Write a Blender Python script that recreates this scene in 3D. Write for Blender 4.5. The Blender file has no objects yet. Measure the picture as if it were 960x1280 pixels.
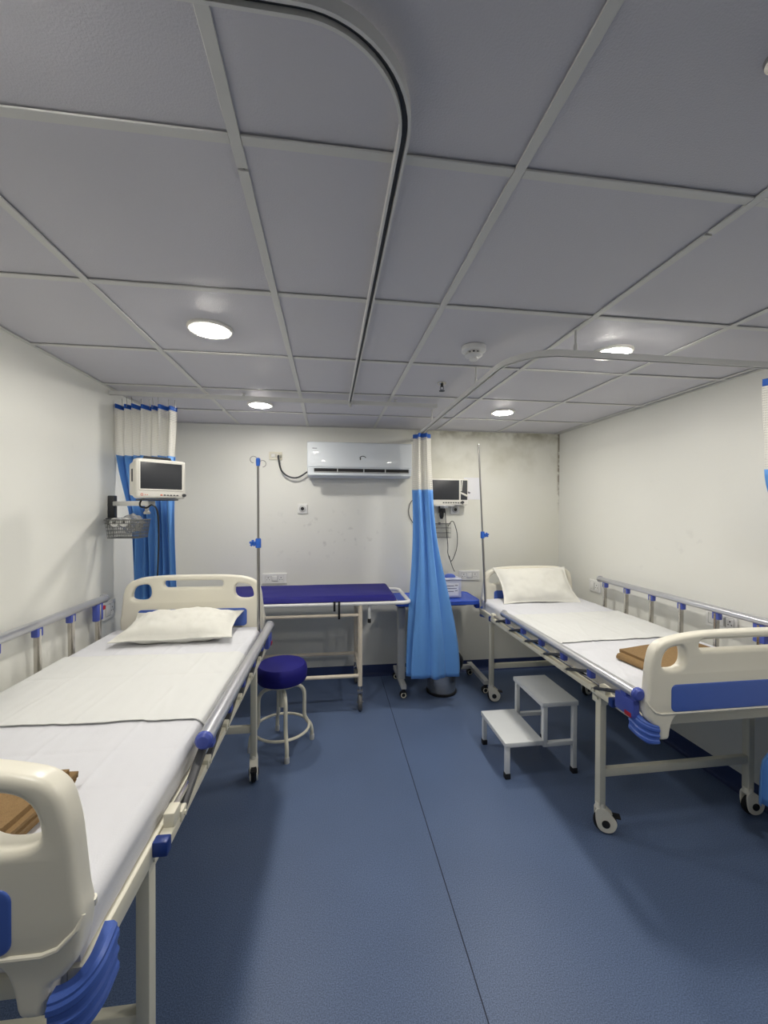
import bpy, bmesh, math, random
from mathutils import Vector, Matrix, noise
random.seed(7)
PI = math.pi
sc = bpy.context.scene
C = sc.collection

# ------------------------------------------------------------------ camera
F, YAW, PITCH, ROLL, CAMZ = 509.9, 0.13466, -0.00904, 0.00375, 1.5624
cam_d = bpy.data.cameras.new('camera')
cam = bpy.data.objects.new('camera', cam_d); C.objects.link(cam)
cam_d.sensor_fit = 'VERTICAL'; cam_d.sensor_height = 36.0; cam_d.sensor_width = 27.0
cam_d.lens = F / 1280.0 * 36.0
cam_d.clip_start = 0.02
fw = Vector((math.sin(YAW)*math.cos(PITCH), math.cos(YAW)*math.cos(PITCH), math.sin(PITCH)))
rt = Vector((math.cos(YAW), -math.sin(YAW), 0)); up = rt.cross(fw)
r2 = rt*math.cos(ROLL) + up*math.sin(ROLL); u2 = up*math.cos(ROLL) - rt*math.sin(ROLL)
M = Matrix((r2, u2, -fw)).transposed().to_4x4(); M.translation = Vector((0, 0, CAMZ))
cam.matrix_world = M
sc.camera = cam
# ------------------------------------------------------------------ world + exposure
w = bpy.data.worlds.new('world'); sc.world = w; w.use_nodes = True
w.node_tree.nodes['Background'].inputs[0].default_value = (0.5, 0.55, 0.6, 1)
w.node_tree.nodes['Background'].inputs[1].default_value = 0.05
sc.view_settings.view_transform = 'Standard'; sc.view_settings.look = 'None'
sc.view_settings.gamma = 1.0; sc.view_settings.exposure = 0.0
sc.view_settings.use_curve_mapping = False
LAMP = 196.0            # emission strength of the round ceiling lights

# ------------------------------------------------------------------ materials
def srgb(r, g, b):
    f = lambda c: (c/255/12.92) if c/255 <= 0.04045 else ((c/255+0.055)/1.055)**2.4
    return (f(r), f(g), f(b), 1)

def mat(name, col, rough=0.5, metal=0.0, var=0.0, vscale=6.0, bump=0.0, bscale=80.0, spec=None, trans=0.0, coat=0.0):
    m = bpy.data.materials.new(name); m.use_nodes = True
    nt = m.node_tree; b = nt.nodes['Principled BSDF']
    b.inputs['Base Color'].default_value = col
    b.inputs['Roughness'].default_value = rough
    b.inputs['Metallic'].default_value = metal
    if spec is not None: b.inputs['Specular IOR Level'].default_value = spec
    if trans: b.inputs['Transmission Weight'].default_value = trans
    if coat: b.inputs['Coat Weight'].default_value = coat
    tc = nt.nodes.new('ShaderNodeTexCoord')
    n = nt.nodes.new('ShaderNodeTexNoise'); n.inputs['Scale'].default_value = vscale; n.inputs['Detail'].default_value = 5
    nt.links.new(tc.outputs['Object'], n.inputs['Vector'])
    if var:
        mx = nt.nodes.new('ShaderNodeMix'); mx.data_type = 'RGBA'
        mx.inputs[6].default_value = tuple(c*(1-var) for c in col[:3])+(1,)
        mx.inputs[7].default_value = tuple(min(1, c*(1+var)) for c in col[:3])+(1,)
        nt.links.new(n.outputs['Fac'], mx.inputs[0]); nt.links.new(mx.outputs[2], b.inputs['Base Color'])
    if bump:
        n2 = nt.nodes.new('ShaderNodeTexNoise'); n2.inputs['Scale'].default_value = bscale; n2.inputs['Detail'].default_value = 3
        nt.links.new(tc.outputs['Object'], n2.inputs['Vector'])
        bp = nt.nodes.new('ShaderNodeBump'); bp.inputs['Strength'].default_value = bump; bp.inputs['Distance'].default_value = 0.004
        nt.links.new(n2.outputs['Fac'], bp.inputs['Height']); nt.links.new(bp.outputs['Normal'], b.inputs['Normal'])
    return m

MT = {}
MT['tile'] = mat('ceiling_tile', srgb(207, 206, 213), 0.5, 0, .02, 3, .25, 260)
MT['tee'] = mat('tee_bar', srgb(216, 216, 213), 0.4, 0, .03, 9)
MT['plenum'] = mat('plenum', srgb(30, 30, 32), 0.9, 0, .1)
MT['cream'] = mat('cream_plastic', srgb(238, 234, 219), 0.32, 0, .02, 4)
MT['creampaint'] = mat('cream_paint', srgb(226, 222, 203), 0.4, 0, .03, 7)
MT['trolleypaint'] = mat('trolley_paint', srgb(232, 220, 200), 0.4, 0, .06, 14)
MT['bluepanel'] = mat('blue_plastic', srgb(74, 106, 192), 0.35, 0, .03, 6)
MT['clampblue'] = mat('clamp_blue', srgb(74, 90, 178), 0.4, 0, .04, 8)
MT['capblue'] = mat('cap_blue', srgb(24, 54, 128), 0.4, 0, .04, 8)
MT['navy'] = mat('navy_vinyl', srgb(32, 30, 118), 0.6, 0, .06, 5, .15, 120, spec=.25)
MT['tableblue'] = mat('table_blue', srgb(56, 94, 206), 0.35, 0, .03, 5)
MT['sheet'] = mat('white_sheet', srgb(223, 224, 229), 0.85, 0, .015, 6, .15, 300)
MT['sheetw'] = mat('draw_sheet_cloth', srgb(227, 228, 226), 0.85, 0, .015, 5, .15, 300)
MT['pillow'] = mat('pillow_cloth', srgb(231, 230, 222), 0.85, 0, .03, 7, .25, 60)
MT['brown'] = mat('brown_wool', srgb(142, 114, 76), 0.95, 0, .22, 90, .5, 420)
MT['alu'] = mat('brushed_aluminium', srgb(205, 206, 212), 0.36, 0.85, .04, 20)
MT['steel'] = mat('stainless_steel', srgb(200, 196, 190), 0.22, 1.0, .05, 12)
MT['poleSteel'] = mat('pole_steel', srgb(170, 168, 165), 0.28, 1.0, .05, 12)
MT['black'] = mat('black_rubber', srgb(24, 24, 26), 0.6, 0, .1, 10)
MT['darkgrey'] = mat('dark_grey', srgb(58, 60, 64), 0.5, 0, .05, 10)
MT['greymetal'] = mat('grey_metal', srgb(196, 197, 196), 0.4, 0.0, .05, 10)
MT['steppaint'] = mat('step_paint', srgb(224, 227, 228), 0.33, 0, .03, 8, .06, 200)
MT['red'] = mat('red_plastic', srgb(170, 28, 44), 0.4, 0, .05, 9)
MT['white'] = mat('white_plastic', srgb(236, 236, 234), 0.35, 0, .015, 5)
MT['acwhite'] = mat('ac_white', srgb(216, 222, 228), 0.28, 0, .01, 4, coat=.2)
MT['track'] = mat('track_white', srgb(222, 222, 220), 0.38, 0, .02, 6)
MT['ivblue'] = mat('knob_blue', srgb(46, 104, 205), 0.4, 0, .04, 9)
MT['chromering'] = mat('white_ring', srgb(240, 238, 230), 0.35, 0, .01)
MT['screen'] = mat('screen_glass', srgb(52, 54, 59), 0.4, 0, .12, 9)
MT['monitor'] = mat('monitor_case', srgb(232, 230, 222), 0.4, 0, .015, 8)
MT['orange'] = mat('orange_mark', srgb(220, 90, 50), 0.5, 0, .05)
MT['paper'] = mat('white_paper', srgb(236, 237, 242), 0.5, 0, .01)
MT['ink'] = mat('grey_ink', srgb(120, 122, 135), 0.7, 0, .05)
MT['lilac'] = mat('lilac_plastic', srgb(200, 204, 222), 0.35, 0, .03, 6)
MT['boxblue'] = mat('box_blue', srgb(88, 112, 196), 0.4, 0, .04, 6)
MT['bag'] = mat('black_bag', srgb(18, 18, 20), 0.3, 0, .1, 20, .5, 40)
MT['wheelgrey'] = mat('wheel_grey', srgb(96, 96, 96), 0.5, 0, .05)
MT['clearbag'] = mat('clear_film', (0.9, 0.9, 0.9, 1), 0.12, 0, .1, 30, .6, 30, trans=0.75)
MT['cable'] = mat('cable_black', srgb(30, 32, 34), 0.5, 0, .08)
MT['skirt'] = mat('blue_skirting', srgb(48, 62, 104), 0.45, 0, .05, 10)
MT['seam'] = mat('seam_dark', srgb(34, 42, 66), .6, 0, .05)
MT['wire'] = mat('wire_grey', srgb(118, 120, 120), .4, .4, .05)
MT['beige'] = mat('socket_beige', srgb(226, 222, 205), 0.4, 0, .03)

def cloth_blue():
    m = mat('curtain_blue', srgb(98, 156, 226), 0.75, 0, .05, 5, .12, 240)
    m.node_tree.nodes['Principled BSDF'].inputs['Sheen Weight'].default_value = 0.15
    return m
MT['curtain'] = cloth_blue()
MT['hem'] = mat('curtain_hem', srgb(40, 96, 190), 0.7, 0, .06, 8)

def net_mat():
    m = bpy.data.materials.new('curtain_net'); m.use_nodes = True
    nt = m.node_tree; b = nt.nodes['Principled BSDF']
    b.inputs['Base Color'].default_value = srgb(236, 234, 226); b.inputs['Roughness'].default_value = 0.8
    tc = nt.nodes.new('ShaderNodeTexCoord'); sep = nt.nodes.new('ShaderNodeSeparateXYZ')
    nt.links.new(tc.outputs['UV'], sep.inputs[0])
    outs = []
    for i in (0, 1):
        mu = nt.nodes.new('ShaderNodeMath'); mu.operation = 'MULTIPLY'; mu.inputs[1].default_value = 1/0.011
        fr = nt.nodes.new('ShaderNodeMath'); fr.operation = 'FRACT'
        gt = nt.nodes.new('ShaderNodeMath'); gt.operation = 'GREATER_THAN'; gt.inputs[1].default_value = 0.36
        nt.links.new(sep.outputs[i], mu.inputs[0]); nt.links.new(mu.outputs[0], fr.inputs[0]); nt.links.new(fr.outputs[0], gt.inputs[0])
        outs.append(gt)
    mm = nt.nodes.new('ShaderNodeMath'); mm.operation = 'MULTIPLY'
    nt.links.new(outs[0].outputs[0], mm.inputs[0]); nt.links.new(outs[1].outputs[0], mm.inputs[1])
    s = nt.nodes.new('ShaderNodeMath'); s.operation = 'MULTIPLY_ADD'; s.inputs[1].default_value = -0.85; s.inputs[2].default_value = 1.0
    nt.links.new(mm.outputs[0], s.inputs[0]); nt.links.new(s.outputs[0], b.inputs['Alpha'])
    return m
MT['net'] = net_mat()

def emis(name, col, strength):
    m = bpy.data.materials.new(name); m.use_nodes = True
    nt = m.node_tree; b = nt.nodes['Principled BSDF']
    b.inputs['Base Color'].default_value = (.9, .9, .9, 1)
    b.inputs['Emission Color'].default_value = col; b.inputs['Emission Strength'].default_value = strength
    return m
MT['lamp'] = emis('lamp_diffuser', (1.0, 0.955, 0.87, 1), LAMP)

def wall_mat(name, stains=False):
    m = bpy.data.materials.new(name); m.use_nodes = True
    nt = m.node_tree; b = nt.nodes['Principled BSDF']; L = nt.links
    b.inputs['Roughness'].default_value = 0.45
    tc = nt.nodes.new('ShaderNodeTexCoord')
    n = nt.nodes.new('ShaderNodeTexNoise'); n.inputs['Scale'].default_value = 1.3; n.inputs['Detail'].default_value = 6
    L.new(tc.outputs['Object'], n.inputs['Vector'])
    mx = nt.nodes.new('ShaderNodeMix'); mx.data_type = 'RGBA'
    mx.inputs[6].default_value = srgb(228, 228, 222); mx.inputs[7].default_value = srgb(238, 238, 232)
    L.new(n.outputs['Fac'], mx.inputs[0]); last = mx.outputs[2]
    def layer(last, maskfn, col, amount):
        mk = maskfn()
        m2 = nt.nodes.new('ShaderNodeMix'); m2.data_type = 'RGBA'; m2.inputs[7].default_value = col
        a = nt.nodes.new('ShaderNodeMath'); a.operation = 'MULTIPLY'; a.inputs[1].default_value = amount
        L.new(mk, a.inputs[0]); L.new(a.outputs[0], m2.inputs[0]); L.new(last, m2.inputs[6])
        return m2.outputs[2]
    sep = nt.nodes.new('ShaderNodeSeparateXYZ'); L.new(tc.outputs['Object'], sep.inputs[0])
    def rng(i, a, b_):
        r = nt.nodes.new('ShaderNodeMapRange'); r.interpolation_type = 'SMOOTHSTEP'
        r.inputs[1].default_value = a; r.inputs[2].default_value = b_
        L.new(sep.outputs[i], r.inputs[0]); return r.outputs[0]
    def nz(scale, a, b_, det=6):
        q = nt.nodes.new('ShaderNodeTexNoise'); q.inputs['Scale'].default_value = scale; q.inputs['Detail'].default_value = det
        L.new(tc.outputs['Object'], q.inputs['Vector'])
        r = nt.nodes.new('ShaderNodeMapRange'); r.inputs[1].default_value = a; r.inputs[2].default_value = b_
        L.new(q.outputs['Fac'], r.inputs[0]); return r.outputs[0]
    def mul(*xs):
        o = xs[0]
        for x in xs[1:]:
            q = nt.nodes.new('ShaderNodeMath'); q.operation = 'MULTIPLY'; L.new(o, q.inputs[0]); L.new(x, q.inputs[1]); o = q.outputs[0]
        return o
    # faint scuffs everywhere
    last = layer(last, lambda: nz(9, .68, .80), srgb(196, 196, 194), .25)
    if stains:  # damp and dirt layers, and a last layer of painted light
        last = layer(last, lambda: mul(rng(2, 1.75, 2.25), rng(0, .72, .95), nz(4.5, .42, .66)), srgb(150, 146, 118), .55)
        last = layer(last, lambda: mul(rng(2, 2.20, 2.30), rng(0, .7, .9), nz(12, .36, .6)), srgb(96, 86, 62), .8)
        last = layer(last, lambda: mul(rng(2, 1.95, 2.1), rng(0, .78, .84), rng(0, 1.0, .88), nz(16, .42, .62)), srgb(110, 110, 92), .6)
        last = layer(last, lambda: mul(rng(2, 1.45, 1.95), rng(0, 2.235, 2.262), nz(22, .38, .52)), srgb(84, 66, 46), .95)
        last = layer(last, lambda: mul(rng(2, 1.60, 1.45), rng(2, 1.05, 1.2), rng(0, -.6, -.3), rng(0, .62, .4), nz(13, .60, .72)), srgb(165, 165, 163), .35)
        last = layer(last, lambda: mul(rng(0, .62, .8), nz(1.2, .2, .8)), srgb(226, 224, 204), .6)  # warmer light right of the curtain, painted into the wall colour
    L.new(last, b.inputs['Base Color'])
    n2 = nt.nodes.new('ShaderNodeTexNoise'); n2.inputs['Scale'].default_value = 14; n2.inputs['Detail'].default_value = 6
    L.new(tc.outputs['Object'], n2.inputs['Vector'])
    bp = nt.nodes.new('ShaderNodeBump'); bp.inputs['Strength'].default_value = .12; bp.inputs['Distance'].default_value = .006
    L.new(n2.outputs['Fac'], bp.inputs['Height']); L.new(bp.outputs['Normal'], b.inputs['Normal'])
    return m
MT['wall'] = wall_mat('wall_paint'); MT['wallback'] = wall_mat('wall_paint_stained_lit', True)

def floor_mat():
    m = bpy.data.materials.new('blue_vinyl'); m.use_nodes = True
    nt = m.node_tree; b = nt.nodes['Principled BSDF']; L = nt.links
    b.inputs['Roughness'].default_value = 0.42; b.inputs['Specular IOR Level'].default_value = .45
    tc = nt.nodes.new('ShaderNodeTexCoord')
    n = nt.nodes.new('ShaderNodeTexNoise'); n.inputs['Scale'].default_value = 260; n.inputs['Detail'].default_value = 3
    n3 = nt.nodes.new('ShaderNodeTexNoise'); n3.inputs['Scale'].default_value = 1.7; n3.inputs['Detail'].default_value = 7
    for q in (n, n3): L.new(tc.outputs['Object'], q.inputs['Vector'])
    rp = nt.nodes.new('ShaderNodeValToRGB'); e = rp.color_ramp.elements
    e[0].position = .33; e[0].color = srgb(72, 89, 121); e[1].position = .68; e[1].color = srgb(112, 132, 168)
    L.new(n.outputs['Fac'], rp.inputs[0])
    mx = nt.nodes.new('ShaderNodeMix'); mx.data_type = 'RGBA'; mx.blend_type = 'MULTIPLY'; mx.inputs[0].default_value = 1
    rp2 = nt.nodes.new('ShaderNodeValToRGB'); e2 = rp2.color_ramp.elements
    e2[0].position = .3; e2[0].color = (.84, .84, .84, 1); e2[1].position = .7; e2[1].color = (1, 1, 1, 1)
    L.new(n3.outputs['Fac'], rp2.inputs[0]); L.new(rp.outputs[0], mx.inputs[6]); L.new(rp2.outputs[0], mx.inputs[7])
    L.new(mx.outputs[2], b.inputs['Base Color'])
    bp = nt.nodes.new('ShaderNodeBump'); bp.inputs['Strength'].default_value = .07; bp.inputs['Distance'].default_value = .0015
    L.new(n.outputs['Fac'], bp.inputs['Height']); L.new(bp.outputs['Normal'], b.inputs['Normal'])
    return m
MT['floor'] = floor_mat()

# ------------------------------------------------------------------ mesh helpers
def new(): return bmesh.new()

def merge(bm, tmp, mtx=None):
    me = bpy.data.meshes.new('tmp'); tmp.to_mesh(me); tmp.free()
    if mtx is not None: me.transform(mtx)
    bm.from_mesh(me); bpy.data.meshes.remove(me)

def box(bm, lo, hi, bev=0.0, seg=2, mtx=None):
    t = bmesh.new(); bmesh.ops.create_cube(t, size=1)
    s = [hi[i]-lo[i] for i in range(3)]; c = [(hi[i]+lo[i])/2 for i in range(3)]
    for v in t.verts: v.co = Vector((v.co[i]*s[i]+c[i] for i in range(3)))
    if bev: bmesh.ops.bevel(t, geom=list(t.edges), offset=bev, segments=seg, profile=.5, affect='EDGES')
    merge(bm, t, mtx); return bm

def frames(pts, closed):
    n = len(pts); T = []
    for i in range(n):
        if closed: d = pts[(i+1) % n]-pts[i-1]
        elif i == 0: d = pts[1]-pts[0]
        elif i == n-1: d = pts[-1]-pts[-2]
        else: d = (pts[i+1]-pts[i]).normalized()+(pts[i]-pts[i-1]).normalized()
        T.append(d.normalized())
    a = Vector((0, 0, 1)) if abs(T[0].z) < .9 else Vector((1, 0, 0))
    N = [(a-T[0]*a.dot(T[0])).normalized()]
    for i in range(1, n):
        v = N[-1]-T[i]*N[-1].dot(T[i]); N.append(v.normalized())
    return T, N

def tube(bm, pts, r, seg=10, closed=False, ry=None):
    pts = [Vector(p) for p in pts]; n = len(pts); T, N = frames(pts, closed)
    rings = []
    for i in range(n):
        B = T[i].cross(N[i]); rr = r[i] if isinstance(r, (list, tuple)) else r; r_y = rr if ry is None else ry
        rings.append([bm.verts.new(pts[i]+N[i]*math.cos(2*PI*k/seg)*rr+B*math.sin(2*PI*k/seg)*r_y) for k in range(seg)])
    for i in range(n if closed else n-1):
        a, b = rings[i], rings[(i+1) % n]
        for k in range(seg): bm.faces.new((a[k], a[(k+1) % seg], b[(k+1) % seg], b[k]))
    if not closed:
        bm.faces.new(rings[0][::-1]); bm.faces.new(rings[-1])
    return bm

def sweep(bm, pts, prof, closed=False):
    """sweep a 2D profile (side, up) along a horizontal path"""
    pts = [Vector(p) for p in pts]; n = len(pts); rings = []
    for i in range(n):
        if closed: d = pts[(i+1) % n]-pts[i-1]
        else: d = pts[min(i+1, n-1)]-pts[max(i-1, 0)]
        d.normalize(); s = d.cross(Vector((0, 0, 1))).normalized()
        rings.append([bm.verts.new(pts[i]+s*a+Vector((0, 0, b))) for a, b in prof])
    m = len(prof)
    for i in range(n if closed else n-1):
        a, b = rings[i], rings[(i+1) % n]
        for k in range(m): bm.faces.new((a[k], a[(k+1) % m], b[(k+1) % m], b[k]))
    if not closed:
        bm.faces.new(rings[0][::-1]); bm.faces.new(rings[-1])
    return bm

def lathe(bm, prof, c=(0, 0, 0), seg=24, mtx=None):
    t = bmesh.new(); rings = []
    for r, z in prof:
        if r < 1e-6: rings.append([t.verts.new((0, 0, z))])
        else: rings.append([t.verts.new((r*math.cos(2*PI*k/seg), r*math.sin(2*PI*k/seg), z)) for k in range(seg)])
    for a, b in zip(rings, rings[1:]):
        for k in range(seg):
            k2 = (k+1) % seg
            if len(a) == 1 and len(b) > 1: t.faces.new((a[0], b[k2], b[k]))
            elif len(b) == 1 and len(a) > 1: t.faces.new((a[k], a[k2], b[0]))
            elif len(a) > 1: t.faces.new((a[k], a[k2], b[k2], b[k]))
    mm = Matrix.Translation(Vector(c)) @ (mtx or Matrix.Identity(4))
    merge(bm, t, mm); return bm

def arc(c, r, a0, a1, n, z=0.0):
    return [(c[0]+r*math.cos(math.radians(a0+(a1-a0)*i/n)), c[1]+r*math.sin(math.radians(a0+(a1-a0)*i/n)), z) for i in range(n+1)]

def rrect(x0, z0, x1, z1, r, n=6):
    o = []
    for cx, cz, a in ((x1-r, z1-r, 0), (x0+r, z1-r, 90), (x0+r, z0+r, 180), (x1-r, z0+r, 270)):
        o += [(cx+r*math.cos(math.radians(a+90*i/n)), cz+r*math.sin(math.radians(a+90*i/n))) for i in range(n+1)]
    return o

def smooth_poly(pts, it=2, closed=True):
    for _ in range(it):
        o = []
        n = len(pts)
        for i in range(n if closed else n-1):
            p, q = pts[i], pts[(i+1) % n]
            o.append((p[0]*.75+q[0]*.25, p[1]*.75+q[1]*.25)); o.append((p[0]*.25+q[0]*.75, p[1]*.25+q[1]*.75))
        pts = o
    return pts

def plate(bm, outline, holes, thick, bev, mtx=None):
    """flat plate in XZ plane, thickness along Y, rounded rims, real holes"""
    cu = bpy.data.curves.new('tmpc', 'CURVE'); cu.dimensions = '2D'; cu.fill_mode = 'BOTH'
    cu.extrude = thick/2-bev; cu.bevel_depth = bev; cu.bevel_resolution = 3; cu.offset = -bev
    for k, lp in enumerate([outline]+list(holes)):
        s = cu.splines.new('POLY'); s.points.add(len(lp)-1); s.use_cyclic_u = True
        for p, q in zip(s.points, lp): p.co = (q[0], q[1], 0, 1)
    o = bpy.data.objects.new('tmpo', cu); C.objects.link(o)
    bpy.context.view_layer.update()
    dg = bpy.context.evaluated_depsgraph_get()
    me = bpy.data.meshes.new_from_object(o.evaluated_get(dg))
    bpy.data.objects.remove(o); bpy.data.curves.remove(cu)
    me.transform(Matrix.Rotation(PI/2, 4, 'X'))
    if mtx is not None: me.transform(mtx)
    t = bmesh.new(); t.from_mesh(me); bmesh.ops.remove_doubles(t, verts=t.verts, dist=1e-5)
    bmesh.ops.recalc_face_normals(t, faces=t.faces)
    bpy.data.meshes.remove(me); merge(bm, t); return bm

def grid(bm, fn, nu, nv, uvfn=None):
    uvl = bm.loops.layers.uv.verify() if uvfn else None
    V = [[bm.verts.new(fn(i/nu, j/nv)) for j in range(nv+1)] for i in range(nu+1)]
    for i in range(nu):
        for j in range(nv):
            f = bm.faces.new((V[i][j], V[i+1][j], V[i+1][j+1], V[i][j+1]))
            if uvfn:
                for l, (a, b) in zip(f.loops, ((i, j), (i+1, j), (i+1, j+1), (i, j+1))): l[uvl].uv = uvfn(a/nu, b/nv)
    return bm

def obj(name, bm, m, parent=None, smooth=True, ang=35):
    me = bpy.data.meshes.new(name)
    bmesh.ops.recalc_face_normals(bm, faces=bm.faces) if not getattr(obj, 'keep', False) else None
    bm.to_mesh(me); bm.free()
    me.materials.append(MT[m] if isinstance(m, str) else m)
    if smooth:
        me.polygons.foreach_set('use_smooth', [True]*len(me.polygons))
        me.set_sharp_from_angle(angle=math.radians(ang))
    o = bpy.data.objects.new(name, me); C.objects.link(o)
    if parent: o.parent = parent
    return o

def tag(o, label, cat, group=None):
    o['label'] = label; o['category'] = cat
    if group: o['group'] = group
    return o

def thing(name, label, cat, loc=(0, 0, 0), rz=0, group=None):
    o = bpy.data.objects.new(name, None); C.objects.link(o); o.empty_display_size = .1
    o.location = loc; o.rotation_euler = (0, 0, rz)
    return tag(o, label, cat, group)

def struct(name, bm, m, label=None):
    o = obj(name, bm, m, smooth=False); o['kind'] = 'structure'
    if label: o['label'] = label
    return o

def share(src, name, loc, parent, rot=None):
    o = bpy.data.objects.new(name, src.data); C.objects.link(o); o.location = loc
    if rot: o.rotation_euler = rot
    o.parent = parent; return o

# ------------------------------------------------------------------ room shell
XL, XR, YB, YF, ZC = -1.355, 2.266, 3.782, -2.35, 2.304
SEAM = 0.485
fl = struct('floor', box(new(), (XL-.1, YF-.1, -.12), (XR+.1, YB+.1, -.004)), 'skirt', 'blue speckled sheet vinyl floor with one welded seam')
obj('vinyl_sheet', box(new(), (XL, YF, -.004), (SEAM-.0022, YB, 0)), 'floor', fl, False)
obj('vinyl_sheet', box(new(), (SEAM+.0022, YF, -.004), (XR, YB, 0)), 'floor', fl, False)
obj('weld_seam', box(new(), (SEAM-.0022, YF, -.004), (SEAM+.0022, YB, -.0018)), 'seam', fl, False)
struct('wall_left', box(new(), (XL-.1, YF-.1, 0), (XL, YB+.1, ZC+.1)), 'wall', 'plain white wall on the left')
struct('wall_right', box(new(), (XR, YF-.1, 0), (XR+.1, YB+.1, ZC+.1)), 'wall', 'plain white wall on the right')
struct('wall_back', box(new(), (XL, YB, 0), (XR, YB+.1, ZC+.1)), 'wallback', 'white back wall with damp stains near the ceiling')
struct('wall_front', box(new(), (XL, YF-.1, 0), (XR, YF, ZC+.1)), 'wall', 'white wall behind the viewer')
SK = .1
prof = [(0, 0), (.030, 0), (.016, .004), (.008, .012), (.004, .028), (.004, SK), (0, SK)]
struct('baseboard_back', sweep(new(), [(XL, YB, 0), (XR, YB, 0)], prof), 'skirt', 'blue coved vinyl skirting along the back wall')
struct('baseboard_right', sweep(new(), [(XR, YB, 0), (XR, YF, 0)], prof), 'skirt', 'blue coved vinyl skirting along the right wall')
struct('baseboard_left', sweep(new(), [(XL, YF, 0), (XL, YB, 0)], prof), 'skirt', 'blue coved vinyl skirting along the left wall')
# suspended ceiling
ce = struct('ceiling', box(new(), (XL, YF, ZC+.06), (XR, YB, ZC+.1)), 'plenum', 'suspended ceiling of square grey tiles in a white grid')
GX = [-0.788, -0.188, 0.412, 1.012, 1.612, 2.212]
GY = [0.259+.6*j for j in range(-4, 6)]
xs = [XL]+GX+[XR]; ys = [YF]+GY+[YB]
for i in range(len(xs)-1):
    for j in range(len(ys)-1):
        x0, x1, y0, y1 = xs[i]+.004, xs[i+1]-.004, ys[j]+.004, ys[j+1]-.004
        dz = random.uniform(-.0007, .0007)
        obj('ceiling_tile', box(new(), (x0, y0, ZC+.004+dz), (x1, y1, ZC+.016+dz)), 'tile', ce, False)
TW = .0115
for i, x in enumerate(GX):
    # main tees are butt-joined lengths
    cuts = {1: [YF, .931, YB], 3: [YF, .975, YB]}.get(i, [YF, YB])
    for a, b in zip(cuts, cuts[1:]):
        g = .0035
        obj('main_tee', box(new(), (x-TW, a+g, ZC-.004), (x+TW, b-g, ZC+.0015), .0008, 1), 'tee', ce, False)
for j, y in enumerate(GY):
    for i in range(len(xs)-1):
        a = xs[i]+(TW+.0008 if i else 0); b = xs[i+1]-(TW+.0008 if i < len(xs)-2 else 0)
        if b-a < .02: continue
        obj('cross_tee', box(new(), (a, y-TW, ZC-.0032), (b, y+TW, ZC+.0015), .0008, 1), 'tee', ce, False)
an = [((XL, YF, 0), (XL, YB, 0)), ((XL, YB, 0), (XR, YB, 0)), ((XR, YB, 0), (XR, YF, 0))]
for a, b in an:
    obj('wall_angle', sweep(new(), [(a[0], a[1], ZC), (b[0], b[1], ZC)], [(0, -.003), (.018, -.003), (.018, .001), (0, .001)]), 'tee', ce, False)

# ------------------------------------------------------------------ ceiling lights, detector, sprinklers
def ceiling_light(x, y, label):
    t = thing('ceiling_light', label, 'light', (x, y, ZC+.004), 0, 'round LED ceiling lights')
    obj('ring', lathe(new(), [(.070, -.012), (.084, -.012), (.090, -.006), (.090, 0), (.070, 0), (.070, -.012)], seg=40), 'chromering', t)
    obj('diffuser', lathe(new(), [(0, -.0165), (.060, -.0165), (.067, -.0145), (.0695, -.011), (.0695, -.004), (0, -.004)], seg=40), 'lamp', t)
LX, RX = -.490, 1.312
ceiling_light(LX, 1.785, 'round lit ceiling light above the left bed, largest in view')
ceiling_light(LX, 3.03, 'round lit ceiling light above the stretcher trolley by the back wall')
ceiling_light(RX+.01, 2.985, 'round lit ceiling light above the head of the right bed')
ceiling_light(RX+.015, 1.775, 'round lit ceiling light beside the curtain rail, right of the smoke detector')
ceiling_light(LX-.02, .555, 'round ceiling light just outside the top left corner of the view')
ceiling_light(RX, .555, 'round ceiling light near the viewer on the right side')

t = thing('smoke_detector', 'white round smoke detector on the ceiling between the curtain rails', 'smoke detector', (.660, 1.815, ZC+.003))
obj('base', lathe(new(), [(0, 0), (.056, 0), (.056, -.02), (.050, -.024), (0, -.024)], seg=36), 'white', t)
ch = new()
for k in range(10):
    a = 2*PI*k/10
    box(ch, (-.004, .026, -.038), (.004, .034, -.022), mtx=Matrix.Rotation(a, 4, 'Z'))
obj('vent_rib', ch, 'white', t, False)
obj('chamber', lathe(new(), [(0, -.022), (.027, -.022), (.027, -.038), (0, -.038)], seg=24), 'darkgrey', t)
obj('cap', lathe(new(), [(0, -.036), (.040, -.036), (.040, -.041), (.030, -.047), (.022, -.050), (.020, -.060), (0, -.061)], seg=32), 'white', t)

def sprinkler(x, y, label):
    t = thing('sprinkler', label, 'sprinkler', (x, y, ZC+.003), 0)
    obj('escutcheon', lathe(new(), [(0, 0), (.026, 0), (.024, -.007), (.012, -.010), (0, -.010)], seg=24), 'steel', t)
    b = lathe(new(), [(0, -.008), (.009, -.008), (.009, -.022), (0, -.022)], seg=14)
    tube(b, [(-.008, 0, -.02), (-.011, 0, -.033), (0, 0, -.046)], .002, 6); tube(b, [(.008, 0, -.02), (.011, 0, -.033), (0, 0, -.046)], .002, 6)
    obj('body', b, 'darkgrey', t)
    obj('deflector', lathe(new(), [(0, -.045), (.016, -.045), (.017, -.048), (0, -.048)], seg=18), 'darkgrey', t)
sprinkler(.664, 2.36, 'small dark sprinkler head on the ceiling behind the smoke detector')
sprinkler(.738, .582, 'chrome sprinkler head at the right edge of the view near the camera')

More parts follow.
